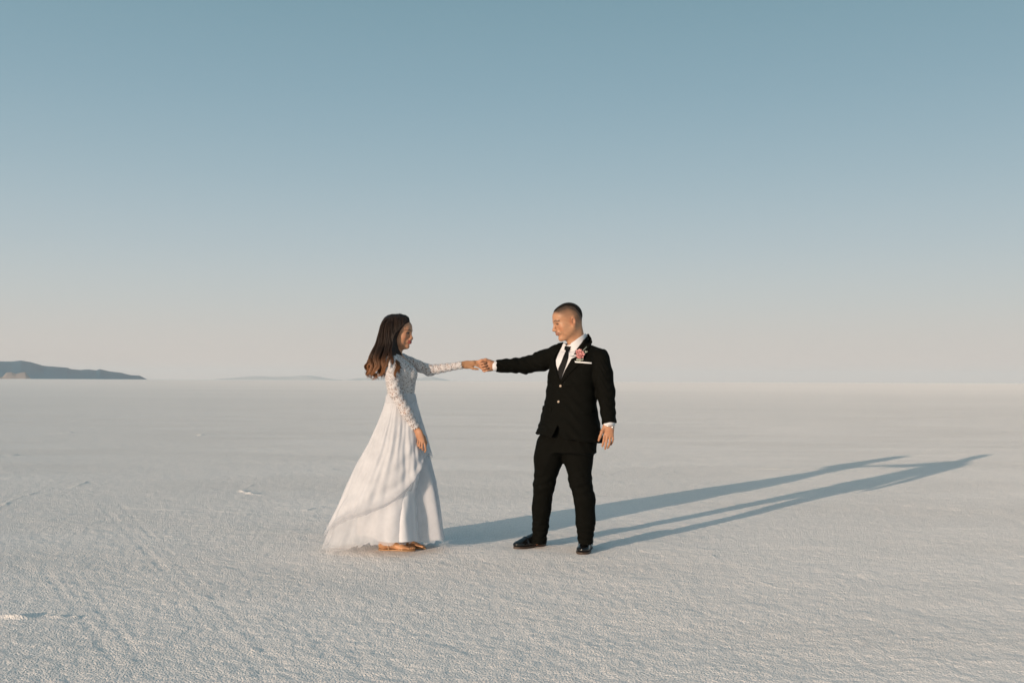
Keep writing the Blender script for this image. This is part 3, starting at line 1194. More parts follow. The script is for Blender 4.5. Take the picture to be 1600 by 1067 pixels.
# lapels, collar, pocket flaps
smooth_j = field(jk)
g = Geo()
for poly, off, th_ in (
        ([(880.5, 536), (877, 541.5), (870, 553), (866.5, 561), (867.2, 571), (871.5, 584), (876.3, 596), (873.5, 592), (863.5, 577), (860.5, 566), (862.5, 563), (859.8, 559.5), (863.5, 546), (872, 537.5)], .001, .0065),
        ([(916, 523.5), (911, 530), (904, 543), (897.5, 554), (889.5, 568), (882.8, 580), (876.5, 595.5), (878.2, 598.5), (889, 585), (903.5, 571), (912.5, 562), (910, 556.5), (916.5, 553.5), (925, 536), (922.5, 529), (918.5, 522.5)], .001, .007)):
    g.add(*patch(poly, smooth_j, off, th_, 1.3))
g.build('lapel', M_SUIT, jacket)
g = Geo()
g.add(*patch([(849, 634), (862.5, 637), (862, 643.5), (847.5, 640.5)], fj, .0, .004))
g.build('pocket_flap', M_SUIT, jacket)
g = Geo()
g.add(*patch([(902, 641), (925, 639), (925.5, 646), (902.5, 648)], fj, .0, .004))
g.build('pocket_flap', M_SUIT, jacket)


def disc(geo, c, n_, r_, h_, seg=18, c3=None):
    n_ = unit(n_)
    a = unit(np.cross(n_, [0, 0, 1]))
    b = np.cross(n_, a)
    ang = np.arange(seg) * 2 * np.pi / seg
    rings = [(r_, 0), (r_, h_ * .7), (r_ * .85, h_), (r_ * .6, h_), (r_ * .5, h_ * .7), (0.001, h_ * .7)]
    V = np.concatenate([c + n_ * h + a * np.cos(ang)[:, None] * q_ + b * np.sin(ang)[:, None] * q_ for q_, h in rings])
    F = [[i * seg + j, i * seg + (j + 1) % seg, (i + 1) * seg + (j + 1) % seg, (i + 1) * seg + j] for i in range(len(rings) - 1) for j in range(seg)]
    geo.add(V, F, c3)


for bx, by in ((876, 603), (872.8, 627.6)):
    P = on_surface(fj, [(bx, by)])
    n_ = grad(fj, P, .01)[0]
    g = Geo()
    disc(g, P[0] + n_ * .001, n_, .0085, .004)
    g.build('button', M_BUTTON, jacket)

# white edge of the breast pocket square
g = Geo()
g.add(*patch([(898.5, 564.5), (899.5, 566.8), (923.5, 568.2), (924, 566.2), (911, 565.2)], smooth_j, .008, .004, .9))
g.build('pocket_square', M_WHITE, man)

# boutonniere: two ruffled pink blooms, pale leaves, white-wrapped stems
bt = Geo()
bo = on_surface(smooth_j, [(906.5, 556)])[0]
bn_ = unit(grad(smooth_j, bo[None], .01)[0])
ba = unit(np.cross(bn_, [0, 0, 1]))
if ba[0] < 0:
    ba = -ba
bb = unit(np.cross(ba, bn_))
if bb[2] < 0:
    bb = -bb
bl = lambda u_, v_, w_: bo + ba * u_ + bb * v_ + bn_ * (w_ + .008)


def petal(geo, c, dir_, up_, l_, w_, cupp, n=7, m=5):
    dir_, up_ = unit(dir_), unit(up_)
    sd = np.cross(dir_, up_)
    V, F = [], []
    for lay in (0, 1):
        for i in range(n):
            t = i / (n - 1)
            for j in range(m):
                s_ = (j / (m - 1)) * 2 - 1
                wv = w_ * math.sin(math.pi * min(1, .12 + t * .80)) ** .6
                V.append(c + dir_ * l_ * t * (1 - .15 * s_ * s_) + sd * s_ * wv + up_ * (cupp * (t ** 2 + .5 * s_ * s_) * l_ + .0015 * math.sin(9 * s_ + 7 * t) - lay * .0012))
        o0 = lay * n * m
        for i in range(n - 1):
            for j in range(m - 1):
                q_ = [o0 + i * m + j, o0 + i * m + j + 1, o0 + (i + 1) * m + j + 1, o0 + (i + 1) * m + j]
                F.append(q_ if lay == 0 else q_[::-1])
    geo.add(np.array(V), F)


def bloom(geo, c, rad, seed):
    r_ = random.Random(seed)
    for ring, (n, tilt, ln) in enumerate(((8, .15, 1.0), (7, .6, .85), (6, 1.1, .65), (4, 1.7, .5))):
        for i in range(n):
            a = 2 * math.pi * (i + r_.random() * .4) / n + ring
            radial = ba * math.cos(a) + bb * math.sin(a)
            d_ = radial * math.cos(tilt) + bn_ * math.sin(tilt)
            u_ = -radial * math.sin(tilt) + bn_ * math.cos(tilt)
            petal(geo, c + bn_ * .002 * ring, d_, u_, rad * ln * (1 + .2 * r_.random()), rad * .42 * ln, .25)


bloom(bt, bl(-.004, .013, .004), .029, 1)
bloom(bt, bl(.006, -.016, .004), .029, 2)
bloom(bt, bl(.018, .000, .0), .019, 3)
bout = bt.build('boutonniere', M_PETAL, jacket)
lf = Geo()
for (u0, v0, du, dv, l_, w_) in ((.004, -.026, .2, -1, .030, .015), (-.006, -.026, -.5, -1, .024, .012), (.010, -.026, .8, -.8, .026, .012), (.022, .016, 1, .55, .034, .006), (.020, .020, 1, 1.1, .026, .005)):
    lf = Geo()
    petal(lf, bl(u0, v0, -.004), ba * du + bb * dv + bn_ * .1, bn_, l_, w_, .1)
    lf.build('boutonniere_leaf', M_LEAF, jacket)
lf = Geo()
lf.tube([bl(.008, .024, .0), bl(.020, .042, .004), bl(.040, .070, .006)], [.0018, .0022, .0026], 6)
lf.build('flower_stem', M_LEAF, jacket)
st = Geo()
st.tube([bl(-.016, -.006, .004), bl(-.040, -.020, .006), bl(-.062, -.036, .006)], [.004, .0045, .003], 8)
st.tube([bl(-.014, .0, .004), bl(-.050, -.004, .006), bl(-.078, -.004, .006)], [.0035, .004, .003], 8)
st.tube([bl(-.062, .004, .008), bl(-.068, -.014, .008)], [.003, .003], 6)
st.build('boutonniere_ribbon', M_WHITE, jacket)

# shirt -------------------------------------------------------------------
g = Geo()
g.add(*patch([(882.5, 536), (880, 538.5), (876, 546), (871.5, 556), (869, 563), (869.5, 571), (873.5, 583), (877, 593), (880.5, 585), (886, 575), (892, 565.5), (899.5, 553), (906, 542), (912, 531.5), (906, 531), (895, 537), (886, 539)], smooth_j, -.001, .0035, 1.3))
shirt_front = g.build('shirt', M_SHIRT, man)
# stand and fall of the collar, all the way round the neck
na, nb_ = W(902, 553, .03), TM(-.030, 0, -.045)
nax = unit(nb_ - na)
rim = unit(np.array([-.46, -.16, .80]))
rim_p = (W(885, 541, -.02) + W(914, 521.5, .06)) / 2


def collar_post(P, d):
    top = (P - rim_p) @ rim
    d = np.maximum(d, top)
    # fall of the collar: open in front under the chin
    inner = np.linalg.norm((P - na) - ((P - na) @ nax)[:, None] * nax, axis=1) - .058
    return np.maximum(d, -(inner))


fc = field([cap(na, nb_, .080, .0665, .02)], collar_post)
solid('shirt_collar', fc, rim_p - .16, rim_p + .16, .0028, M_SHIRT, shirt_front, None, 1)
g = Geo()
fcb = field([cap(na, nb_, .080, .0665, .02), *jk[:4]])
g.add(*patch([(889.2, 541.8), (893, 536), (903, 528.5), (913.3, 521.2), (916.8, 524.5), (912, 531), (904.5, 541), (898.5, 549.5), (893.5, 546)], fcb, .002, .004, 1.1))
g.add(*patch([(886.2, 541.5), (884.2, 538), (881.6, 536.2), (879.5, 540), (877.5, 545.5), (880.5, 547.5), (884.5, 544.5)], fcb, .002, .004, 1.1))
g.build('collar_leaf', M_SHIRT, shirt_front)
# jacket collar behind the neck


def jcollar_post(P, d):
    d = np.maximum(d, (P - rim_p) @ rim + .016)
    d = np.maximum(d, .071 - np.linalg.norm((P - na) - ((P - na) @ nax)[:, None] * nax, axis=1))
    return np.maximum(d, (P - na) @ FRONT - .035 + .9 * ((P - rim_p) @ rim))


solid('jacket_collar', field([cap(na, nb_, .100, .083, .02)], jcollar_post), rim_p - .2, rim_p + .2, .0030, M_SUIT, jacket, None, 1)
# cuffs
g = Geo()
ax_r = unit(W(774.5, 572, .118) - W(822, 570.5, .16))
g.tube([W(778, 571.8, .118), W(774, 571.8, .1175), W(769.4, 571.6, .1165), W(768.9, 571.6, .1163)], [.038, .0365, .036, .034], 24)
g.build('cuff', M_SHIRT, shirt_front)
g = Geo()
g.tube([W(951.6, 657, -.138), W(951.8, 661, -.14), W(951.9, 664.8, -.142), W(951.9, 665.3, -.142)], [.042, .041, .040, .037], 24, flat=.95)
g.build('cuff', M_SHIRT, shirt_front)

# tie
g = Geo()
tf = field(jk + [cap(na, nb_, .080, .0665, .02)])
g.add(*patch([(885.6, 540.6), (893, 541.6), (890.6, 547.2), (888, 550.5), (885.2, 549.6), (884.2, 546)], tf, .005, .012, 1.0))
g.add(*patch([(885.2, 549), (889, 549.5), (888.2, 560), (885.2, 570), (881.5, 580), (877.3, 592), (876.3, 594.5), (873.2, 584), (873.4, 576), (878, 566), (882, 556)], tf, .004, .006, 1.2))
g.build('tie', M_TIE, man)

# trousers ------------------------------------------------------------------
tr = [loft([lv(655, 856, 928, .68), lv(690, 850, 930, .70), lv(706, 846, 930, .66)], TH, .04)]
tr += [cap(W(861, 694, .02), W(857, 716, .03), .105, .099, .04), cap(W(857, 716, .03), W(850, 758, .07), .099, .0745, .03),
       cap(W(850, 758, .07), W(846, 795, .12), .0745, .067, .02), cap(W(846, 795, .12), W(844.5, 822, .15), .067, .057, .02),
       cap(W(844.5, 822, .15), W(842, 850, .165), .057, .050, .02, flat_b=True)]
tr += [cap(W(905, 694, -.02), W(904, 718, -.03), .103, .096, .04), cap(W(904, 718, -.03), W(906.5, 750, -.05), .096, .079, .03),
       cap(W(906.5, 750, -.05), W(913.5, 780, -.06), .079, .073, .02), cap(W(913.5, 780, -.06), W(915, 816, -.03), .073, .068, .02),
       cap(W(915, 816, -.03), W(914.5, 849, -.02), .066, .051, .02, flat_b=True)]


def trouser_post(P, d):
    x, y, z = P.T
    lower = sstep(z, .75, .55)
    w1 = np.sin(z * 58 + 7 * np.sin(x * 14) + y * 12)
    d = d + .0016 * lower * w1 * (.4 + .6 * np.sin(x * 31 + z * 11))
    # stacked folds above the shoes, creases behind the knees
    d = d + .0026 * sstep(z, .26, .10) * np.sin(z * 140 + x * 36 + 2 * np.sin(x * 40))
    d = d + .0022 * np.exp(-((z - .48) / .09) ** 2) * np.sin(z * 105 - x * 45)
    d = d + .0024 * np.exp(-((z - .78) / .08) ** 2) * np.sin(z * 60 + np.abs(x - W(880, 700)[0]) * 90)
    return d


ft = field(tr, trouser_post)
solid('trousers', ft, (-.05, 6.7, .03), (.75, 7.45, .98), .0045, M_SUIT, man, None, 1)

# shoes ----------------------------------------------------------------------


def shoe(heel, toe, name='shoe', wd=1.15):
    heel, toe = np.array([heel[0], heel[1], 0]), np.array([toe[0], toe[1], 0])
    L_ = np.linalg.norm(toe - heel)
    o_, Rm, _ = frame(heel, toe - heel)
    T = lambda x, y, z: o_ + Rm @ np.array([x * L_, y * wd, z])
    s1 = [ell(T(.22, 0, .044), (.064, .036 * wd, .046), Rm, .02), ell(T(.52, 0, .040), (.095, .040 * wd, .038), Rm, .03), ell(T(.78, 0, .030), (.066, .041 * wd, .028), Rm, .02),
          cap(T(.20, 0, .06), T(.15, 0, .125), .040, .044, .025), cap(T(.25, 0, .075), T(.58, 0, .045), .034, .030, .03),
          cap(T(.08, 0, .03), T(.12, 0, .09), .028, .030, .02)]

    def post(P, d):
        q_ = (P - o_) @ Rm
        vamp = .002 * np.sin(q_[:, 0] * 160) * np.exp(-((q_[:, 0] / L_ - .62) / .07) ** 2)
        return np.maximum(d + vamp, .012 - P[:, 2])
    up_ = solid(name, field(s1, post), np.minimum(heel, toe) - .09, np.maximum(heel, toe) + np.array([.09, .09, .15]), .0034, M_SHOE, man, None, 1)
    # sole with a welt and heel block
    so = Geo()
    u_ = np.linspace(0, 1, 28)
    def half(t):
        return .036 * np.interp(t, [0, .04, .15, .35, .5, .7, .86, .95, 1], [.1, .62, .92, .86, .92, 1.2, 1.08, .75, .08]) * wd
    for z0, z1, t0, t1, gw in ((.006, .016, 0, 1, 1.06), (0.0, .0065, .45, .97, .98), (0.0, .0065, 0.01, .28, .98)):
        t = np.linspace(t0, t1, 28)
        e = half(t) * gw
        ring = [(a * L_, b) for a, b in zip(t, e)] + [(a * L_, -b) for a, b in zip(t[::-1], e[::-1])]
        n = len(ring)
        V = [o_ + Rm @ np.array([a, b, z]) for z in (z0, z1) for a, b in ring]
        F = [[i, (i + 1) % n, n + (i + 1) % n, n + i] for i in range(n)]
        F += [[i, i + 1, n - 2 - i, n - 1 - i] for i in range(n // 2 - 1)]
        F += [[n + n - 1 - i, n + n - 2 - i, n + i + 1, n + i] for i in range(n // 2 - 1)]
        so.add(np.array(V), F)
    so.build('sole', M_SOLE, up_, smooth=False)
    lc = Geo()
    for k_ in range(4):
        t = .33 + k_ * .055
        zz = .108 - k_ * .0125
        lc.tube([T(t, -.017, zz - .006), T(t + .01, 0, zz + .002), T(t, .017, zz - .006)], .0018, 6)
    lc.build('shoelace', M_SUIT, up_)
    return up_


ta, tb = G(803.5, 857.5), G(852, 851.5)
shoe(tb, ta)
ta, tb = G(909, 866.5), G(919, 855)
shoe(tb, ta)

# watch and ring
g = Geo()
wc, wa = W(951.6, 666.4, -.143), unit(W(951, 670, -.145) - W(952, 660, -.14))
a1 = unit(np.cross(wa, [0, 1, 0]))
b1 = np.cross(wa, a1)
ang = np.linspace(0, 2 * np.pi, 33)[:-1]
ring = [wc + a1 * math.cos(t) * .0315 + b1 * math.sin(t) * .027 for t in ang]
g.tube(ring + ring[:1], .0045, 8, flat=1, up=wa)
watch = g.build('watch', M_METAL, man)
g = Geo()
nw = a1 if a1[0] > 0 else -a1
nw = unit(nw - np.array([0, .5, 0]))
disc(g, wc + nw * .029, nw, .015, .006)
g.build('watch_case', M_METAL, watch)
g = Geo()
rc, ra_ = Hn(953.1, 685.5, -.008), unit(Hn(953, 689, -.012) - Hn(953.2, 680, 0))
a1 = unit(np.cross(ra_, [0, 1, 0]))
b1 = np.cross(ra_, a1)
ring = [rc + a1 * math.cos(t) * .0098 + b1 * math.sin(t) * .0098 for t in ang]
g.tube(ring + ring[:1], .0019, 6, up=ra_)
g.build('ring', M_GOLD, man)

# ================================================================== the bride
wom = bpy.data.objects.new('person', None)
COL.objects.link(wom)
gl2 = W(630, 858, .03)
wom.location = (gl2[0], gl2[1], 0)
tag(wom, 'woman in long white lace wedding dress with wavy dark hair, facing the groom', 'person')
SKW = np.array([.45, .232, .136])

wy = R(16)
wf = np.array([math.cos(wy) * math.cos(R(6)), -math.sin(wy) * math.cos(R(6)), -math.sin(R(6))])
WY = .04                                  # she stands a hand's breadth farther than the groom's middle
HW = frame(W(623.2, 520.5, WY), wf, (0.02, .0, 1), .965)
whead, TW = head_shape(HW, True)
wb = list(whead)
wb += [cap(TW(-.022, 0, -.045), W(617.5, 558, WY), .046, .050, .03)]


def lw(py, l, r, dep, off=WY):
    c = W((l + r) / 2, py, off)
    return (c[2], c[0], c[1], (r - l) / 2 * S, dep)


torso_w = [lw(557, 605, 631, .12), lw(566, 602, 640, .155), lw(578, 602, 648, .150), lw(588, 602, 650, .142), lw(600, 604, 648.5, .120), lw(616, 606.5, 646.5, .100),
           lw(635, 604, 649, .125), lw(655, 600, 652, .150), lw(690, 600, 652, .165)]
wtorso = [loft(torso_w, 0, .03, p=2.2), ell(W(638.5, 584, WY - .07), (.058, .056, .056), None, .03), ell(W(638.5, 584, WY + .07), (.058, .056, .056), None, .03)]
wb += wtorso
wsr, wer, wwr = W(612, 565, WY - .155), W(618.5, 615, WY - .185), W(649.5, 668, WY - .16)
wsl, wel, wwl = W(626, 561.5, WY + .155), W(671, 578.5, .13), W(721.5, 570.3, .10)
warm_r = chain([W(616, 560, WY - .06), wsr], [.04, .040], .03) + chain([wsr, W(613.5, 590, WY - .18), wer, W(636, 645, WY - .18), wwr], [.044, .042, .036, .034, .0235], .02)
warm_l = chain([W(617, 560, WY + .05), wsl], [.04, .040], .03) + chain([wsl, wel, wwl], [.042, .034, .0200], .02)
wb += warm_r + warm_l
# legs under the skirt and the two feet
kn1, an1 = W(612, 760, WY - .05), W(599.5, 838, WY - .06)
kn2, an2 = W(636, 760, WY + .10), W(622, 838, WY + .12)
wb += chain([W(624, 690, WY - .08), kn1, an1], [.085, .05, .030], .03) + chain([W(624, 690, WY + .08), kn2, an2], [.085, .05, .030], .03)


def foot(hx, hy, tx, ty, an):
    a, b = G(hx, hy), G(tx, ty)
    o_, Rm, _ = frame([a[0], a[1], .012], b - a)
    L_ = np.linalg.norm(b - a)
    T = lambda x, y, z: o_ + Rm @ np.array([x * L_, y, z])
    L = [cap(an, T(.13, 0, .045), .030, .031, .02), ell(T(.11, 0, .022), (.030, .026, .024), Rm, .02), cap(T(.2, 0, .035), T(.62, 0, .020), .032, .024, .02, sq=(Rm[:, 2], .9)),
         ell(T(.68, 0, .013), (.045, .038, .015), Rm, .02)]
    for i, (y, ln, r_) in enumerate(((-.026, .97, .0095), (-.010, .98, .008), (.004, .95, .0075), (.016, .91, .007), (.027, .86, .0068))):
        s_ = 1 if hx < 600 else -1
        L.append(cap(T(.74, -y * s_ * .9, .013), T(ln, -y * s_ * .8, .008), r_, r_ * .9, .004))
    return L, T, L_


f1, TF1, L1 = foot(592, 859.5, 648, 861, an1)
f2, TF2, L2_ = foot(612, 851.5, 664.5, 858, an2)
wb += f1 + f2

# her right hand, gathering the skirt
d2 = WY - .165
Hw = lambda x, y, o=0.0: W(x, y, d2 + o)
hax = unit([.8, 1, 0])
wb += [cap(wwr, Hw(654.0, 679), .0225, .024, .015, sq=(hax, .62)), cap(Hw(653.5, 676), Hw(657.5, 689), .0235, .020, .015, sq=(hax, .58)),
       cap(Hw(656.0, 676), Hw(661.0, 689), .020, .018, .015, sq=(hax, .58))]
for pts, r0, r1 in (([(653.6, 687.5, -.006), (652.6, 693, -.018), (653.4, 696.5, -.010), (655.5, 697, .004)], .0074, .0060),
                    ([(656.6, 689.5, -.008), (655.6, 696.5, -.020), (656.4, 699.5, -.012), (658.4, 700, .004)], .0080, .0064),
                    ([(659.8, 690, -.006), (659.6, 698.5, -.020), (660.6, 702.4, -.012), (662, 702.6, .004)], .0082, .0065),
                    ([(662.8, 689.5, .0), (664.4, 698, -.012), (665.2, 703, -.006), (664.0, 706, .004)], .0082, .0064)):
    wb += finger([Hw(*p) for p in pts], r0, r1, .003)
wb += finger([Hw(657.5, 676, .016), Hw(663, 683, .024), Hw(666.0, 691, .020), Hw(665, 697, .014)], .0105, .0070, .006)

# her left hand, laid in his
wb += [cap(wwl, Hq(729.5, 569.3, .004), .0200, .0225, .015, sq=(unit([.1, 1, .25]), .66)),
       cap(Hq(728, 569.8, .002), Hq(739, 568.0, -.002), .0235, .0225, .015, sq=(unit([.1, 1, .25]), .58)),
       cap(Hq(729, 571.6, .0), Hq(736.5, 573.4, -.004), .0170, .0125, .012)]
for pts, r0, r1 in (([(739, 564.8, .004), (745.5, 564.6, .0), (751.5, 567.4, -.008), (756, 569.6, -.010)], .0078, .0060),
                    ([(740, 567.2, .0), (746.5, 567.8, -.003), (752, 571.0, -.010), (756.5, 573, -.010)], .0080, .0062),
                    ([(739.6, 569.6, -.004), (745.0, 571.2, -.008), (751, 574.6, -.010), (756, 576, -.010)], .0078, .0060),
                    ([(739.0, 566, .014), (745.5, 566.6, .010), (751.5, 569.6, .004), (755, 571, .0)], .0070, .0055)):
    wb += finger([Hq(*p) for p in pts], r0, r1, .003)
wb += finger([Hq(733.5, 573.2, -.006), Hq(739, 575.6, -.014), Hq(743, 576.2, -.018), Hq(747.6, 576.8, -.018)], .0098, .0066, .006)


def wom_paint(v):
    c = face_paint(v, HW, True, SKW)
    low = v[:, 2] < .3
    c[low] = np.array([.62, .34, .18])
    hands = (v[:, 0] > W(715, 570)[0])
    c[hands] = np.array([.38, .20, .105])
    # nails
    for p in (Hq(748.4, 576.9, -.020),):
        w_ = sstep(np.linalg.norm(v - p, axis=1), .008, .004)[:, None]
        c[:] = c * (1 - w_) + np.array([.7, .62, .58]) * w_
    return c


fw = field(wb)
solid('body', fw, (-1.12, 6.7, -.015), (-.12, 7.55, 1.66), .0027, M_SKIN, wom, wom_paint, 1)

# lace bodice and sleeves -------------------------------------------------------


def off_post(d_):
    return lambda P, d: d - d_


def bodice_post(P, d):
    d = d - .0035
    d = np.maximum(d, W(620, 617.5, WY)[2] - P[:, 2])
    # V neckline in front, shallow behind
    x0, z0 = W(640, 580, WY)[0], W(640, 578, WY)[2]
    top = W(620, 556, WY)[2]
    y = np.abs(P[:, 1] - (Y0 + WY))
    front = sstep(P[:, 0], W(622, 560)[0], W(630, 560)[0])
    v_ = (z0 + y * 1.15) * front + (1 - front) * (top + .01 - .0 * y)
    return np.maximum(d, (P[:, 2] - np.minimum(v_, top + .03)) * .8)


sh_caps = [cap(wsr, W(612.8, 577, WY - .170), .0435, .0435, .02), cap(wsl, wsl + (wel - wsl) * .25, .0415, .0400, .02)]
fb = field(wtorso + warm_r[:1] + warm_l[:1] + sh_caps, bodice_post)
bod = solid('bodice', fb, (-1.1, 6.8, 1.05), (-.5, 7.5, 1.5), .0036, M_LACE, wom, None, 1)
# opaque lining under the lower bodice lace
def liner_post(P, d):
    d = d - .0012
    z1 = W(620, 574, WY)[2]
    return np.maximum(np.maximum(d, W(620, 617.2, WY)[2] - P[:, 2]), P[:, 2] - z1 - .02 * np.cos((P[:, 1] - Y0 - WY) * 30))
M_LINER = simple('nude_lining', (.50, .41, .33), .8)
solid('bodice_lining', field(wtorso, liner_post), (-1.1, 6.8, 1.05), (-.5, 7.5, 1.5), .0042, M_LINER, bod, None, 1)


def sleeve(arm, a, b, ext):
    """cloth a few mm over the arm, cut at the wrist"""
    u_ = unit(b - a)

    def post(P, d):
        fl = .0050 + .004 * sstep((P - b) @ u_, -.05, 0)
        fold = .0016 * np.sin(((P - a) @ u_) * 150 + P[:, 2] * 30 + P[:, 1] * 80)
        sc = .0045 * np.cos(np.arctan2(*( (P - b) @ np.stack([np.cross(u_, [0, 1, 0]), np.cross(u_, np.cross(u_, [0, 1, 0]))]).T).T) * 9)
        return np.maximum(d - fl + fold, (P - b) @ u_ - ext + sc)
    return field(arm, post)


fsr = sleeve(warm_r[1:], wer, wwr, .004)
solid('sleeve', fsr, (-1.1, 6.6, .8), (-.5, 7.3, 1.45), .0036, M_LACE, wom, None, 1)
fsl = sleeve(warm_l[1:], wel, wwl, .002)
solid('sleeve', fsl, (-.95, 6.9, 1.15), (-.2, 7.5, 1.45), .0036, M_LACE, wom, None, 1)

# skirt ---------------------------------------------------------------------------


def cloth(name, mat, parent, levels, hem, pleat, phase, nph=360, nt=130, cover=None, rag=0.0, out=0.0, seed=3, fine=1.0, extra=None):
    """a gathered skirt layer. levels: (py, left px, right px, half-depth); hem(phi) -> py where it ends"""
    ph = np.linspace(0, 2 * np.pi, nph, endpoint=False)
    py = np.array([l[0] for l in levels], float)
    A = np.array([l[1:] for l in levels], float)
    hp_ = hem(ph)
    hp_ = hp_ + rag * (vnoise(ph * 9.5, ph * 0 + 1.5, seed) + .7 * vnoise(ph * 31, ph * 0 + 2.5, seed + 1) + .15 * vnoise(ph * 70, ph * 0 + 2.5, seed + 2))
    t = np.linspace(0, 1, nt)
    Yp = py[0] + t[:, None] * (hp_[None] - py[0])                       # picture height of each point
    L_, R_, D_ = [np.interp(Yp, py, A[:, i]) for i in range(3)]
    mid, hw = (L_ + R_) / 2, (R_ - L_) / 2 * S
    tt = np.clip((Yp - py[0]) / (850 - py[0]), 0, 1.1)
    PH = np.broadcast_to(ph[None], Yp.shape)
    # soft pleats that open towards the hem
    w_ = 0
    rs = np.random.default_rng(seed)
    for n_, a_ in pleat:
        w_ = w_ + a_ * np.sin(n_ * PH + rs.random() * 6.28 + phase * tt * (1 if rs.random() > .5 else -1) + .8 * np.sin(2 * PH + 3 * tt + rs.random() * 6))
    w_ = w_ * (.06 + .94 * tt ** .9) + fine * .0009 * np.sin(41 * PH + 7 * np.sin(3 * PH + tt * 2)) * (1 - .5 * tt)
    w_ = w_ + (.005 * vnoise(PH * 5 + tt * 4, tt * 9 - PH, seed + 9) + .005 * vnoise(PH * 13 - tt * 6, tt * 19 + PH * 2, seed + 8)) * tt + out * (.15 + .85 * sstep(tt, 0, .25))
    if extra is not None:
        w_ = w_ + extra(PH, Yp, tt)
    X0 = (mid - 800) / FOC * (Y0 + WY)
    C = np.array([0, 0, CAM_H])
    zc = np.array([W(620, y, WY)[2] for y in np.linspace(600, 880, 281)])
    Z = np.interp(Yp, np.linspace(600, 880, 281), zc)
    nx, ny = np.cos(PH), np.sin(PH)
    e = 2 / 2.15
    cx = np.sign(nx) * np.abs(nx) ** e
    cy = np.sign(ny) * np.abs(ny) ** e
    X = X0 + cx * hw + nx * w_
    Yc = Y0 + WY + cy * D_ + ny * w_
    Z = np.maximum(Z, .006)
    v_ = np.stack([X, Yc, Z], -1).reshape(-1, 3)
    id_ = np.arange(nt * nph).reshape(nt, nph)
    nx_ = np.roll(id_, -1, 1)
    f_ = np.stack([id_[:-1], id_[1:], nx_[1:], nx_[:-1]], -1).reshape(-1, 4)
    cc = None
    if cover is not None:
        cv = cover(PH, Yp, t[:, None] + 0 * Yp).reshape(-1)
        cc = np.stack([cv, cv, cv], 1)
    return mesh_obj(name, v_, f_, mat, parent, True, cc)


lvl = [(615, 607, 647.5, .106), (618, 606, 648.5, .108), (640, 600, 652.5, .150), (660, 594, 657, .178), (690, 585, 664, .205), (715, 578, 672, .225), (745, 571, 682, .245),
       (780, 566, 688, .262), (810, 563, 691.5, .275), (845, 562, 695.5, .285)]


# top layer: pulled forward by her hand, its hem sweeping down and back
def hem3(p):
    a = (np.degrees(p) + 180) % 360 - 180
    return np.interp(a, [-180, -165, -150, -135, -112, -92, -72, -52, -34, -15, 0, 30, 60, 110, 150, 180], [842, 838, 822, 808, 799, 788, 768, 742, 722, 712, 712, 730, 780, 835, 845, 842])


PLEATS = [(4, .010), (7, .010), (12, .008), (19, .005), (29, .002)]


def front_fold(P, y, t):
    """the cloth her hand draws up falls in one deep fold, and the front hangs flat beyond it"""
    a = (np.degrees(P) + 180) % 360 - 180
    k_ = sstep(y - hem3(P), -14, 30)
    return k_ * (.045 * np.exp(-((a + 84) / 15) ** 2) - .085 * np.exp(-((a + 48) / 20) ** 2) + .014 * np.exp(-((a + 20) / 9) ** 2))


skirt = cloth('skirt', M_LINING, wom, lvl, lambda p: 836.5 + 4.5 * np.cos(p) + 2.0 * np.sin(p * 6), PLEATS, 1.8, seed=23, out=-.012, extra=front_fold)
# second layer: net, trailing behind her
lv2 = [(615, 606.5, 648, .107), (619, 605, 649, .111), (640, 601, 652.5, .150), (660, 595.5, 656.5, .178), (690, 583.5, 663, .205), (722, 568, 672.5, .23), (752, 554, 680.5, .25),
       (785, 539, 687, .27), (815, 526.5, 691.5, .28), (840, 517, 695, .285), (862, 508, 696.5, .29)]


def hem2(p):
    a = (np.degrees(p) + 180) % 360 - 180              # -90 faces the camera, 180 is behind her
    return np.interp(a, [-180, -160, -140, -120, -105, -90, -60, -30, 0, 40, 90, 140, 180], [853, 858, 860, 852, 841, 838.5, 841, 843, 842, 842, 848, 852, 853])


net = cloth('net_layer', M_TULLE, skirt, lv2, hem2, PLEATS, 1.8, seed=23, rag=9, fine=1.0, extra=lambda P, y, t: front_fold(P, y, t) + .006,
            cover=lambda P, y, t: (.62 - .42 * sstep(y, 838, 856)) * (1 - .25 * sstep(t, .9, 1)))


def swell(P, y, t):
    a = (np.degrees(P) + 180) % 360 - 180
    hy = hem3(P)
    near = sstep(y, hy - 34, hy) * sstep(a, -178, -150) * sstep(a, 8, -20)
    roll = .024 * near * (.6 + .4 * np.sin(P * 3))
    # long folds that fan out from the hand
    s_ = np.sin((a + 95) * .085 + (y - 700) * .050)
    curl = -.034 * sstep(t * 0 + (hy - y), 9, 0) * sstep(a, -178, -150) * sstep(a, 8, -20)
    lay = .008 * np.sin((hy - y) * .23 + .6 * np.sin(P * 5)) * np.exp(-np.maximum(hy - y, 0) / 42) * sstep(a, -178, -150) * sstep(a, 8, -20)
    crease = (.004 * vnoise((hy - y) * .085 + P * 1.5, P * 4.5, 77) + .0022 * np.sin(P * 37 + y * .035 + 3 * vnoise(P * 4, y * .03, 78))) * sstep(y, 630, 700)
    return roll + curl + lay + crease + .007 * s_ * sstep(y, 640, 720) * (a < 20)


over = cloth('overskirt', M_TULLE, skirt, lv2, hem3, PLEATS, 1.8, seed=23, rag=2, out=.022, extra=swell, nt=150, fine=1.3,
             cover=lambda P, y, t: .90 - .62 * sstep(t, .86, 1.0) - .35 * sstep(y, 812, 850))
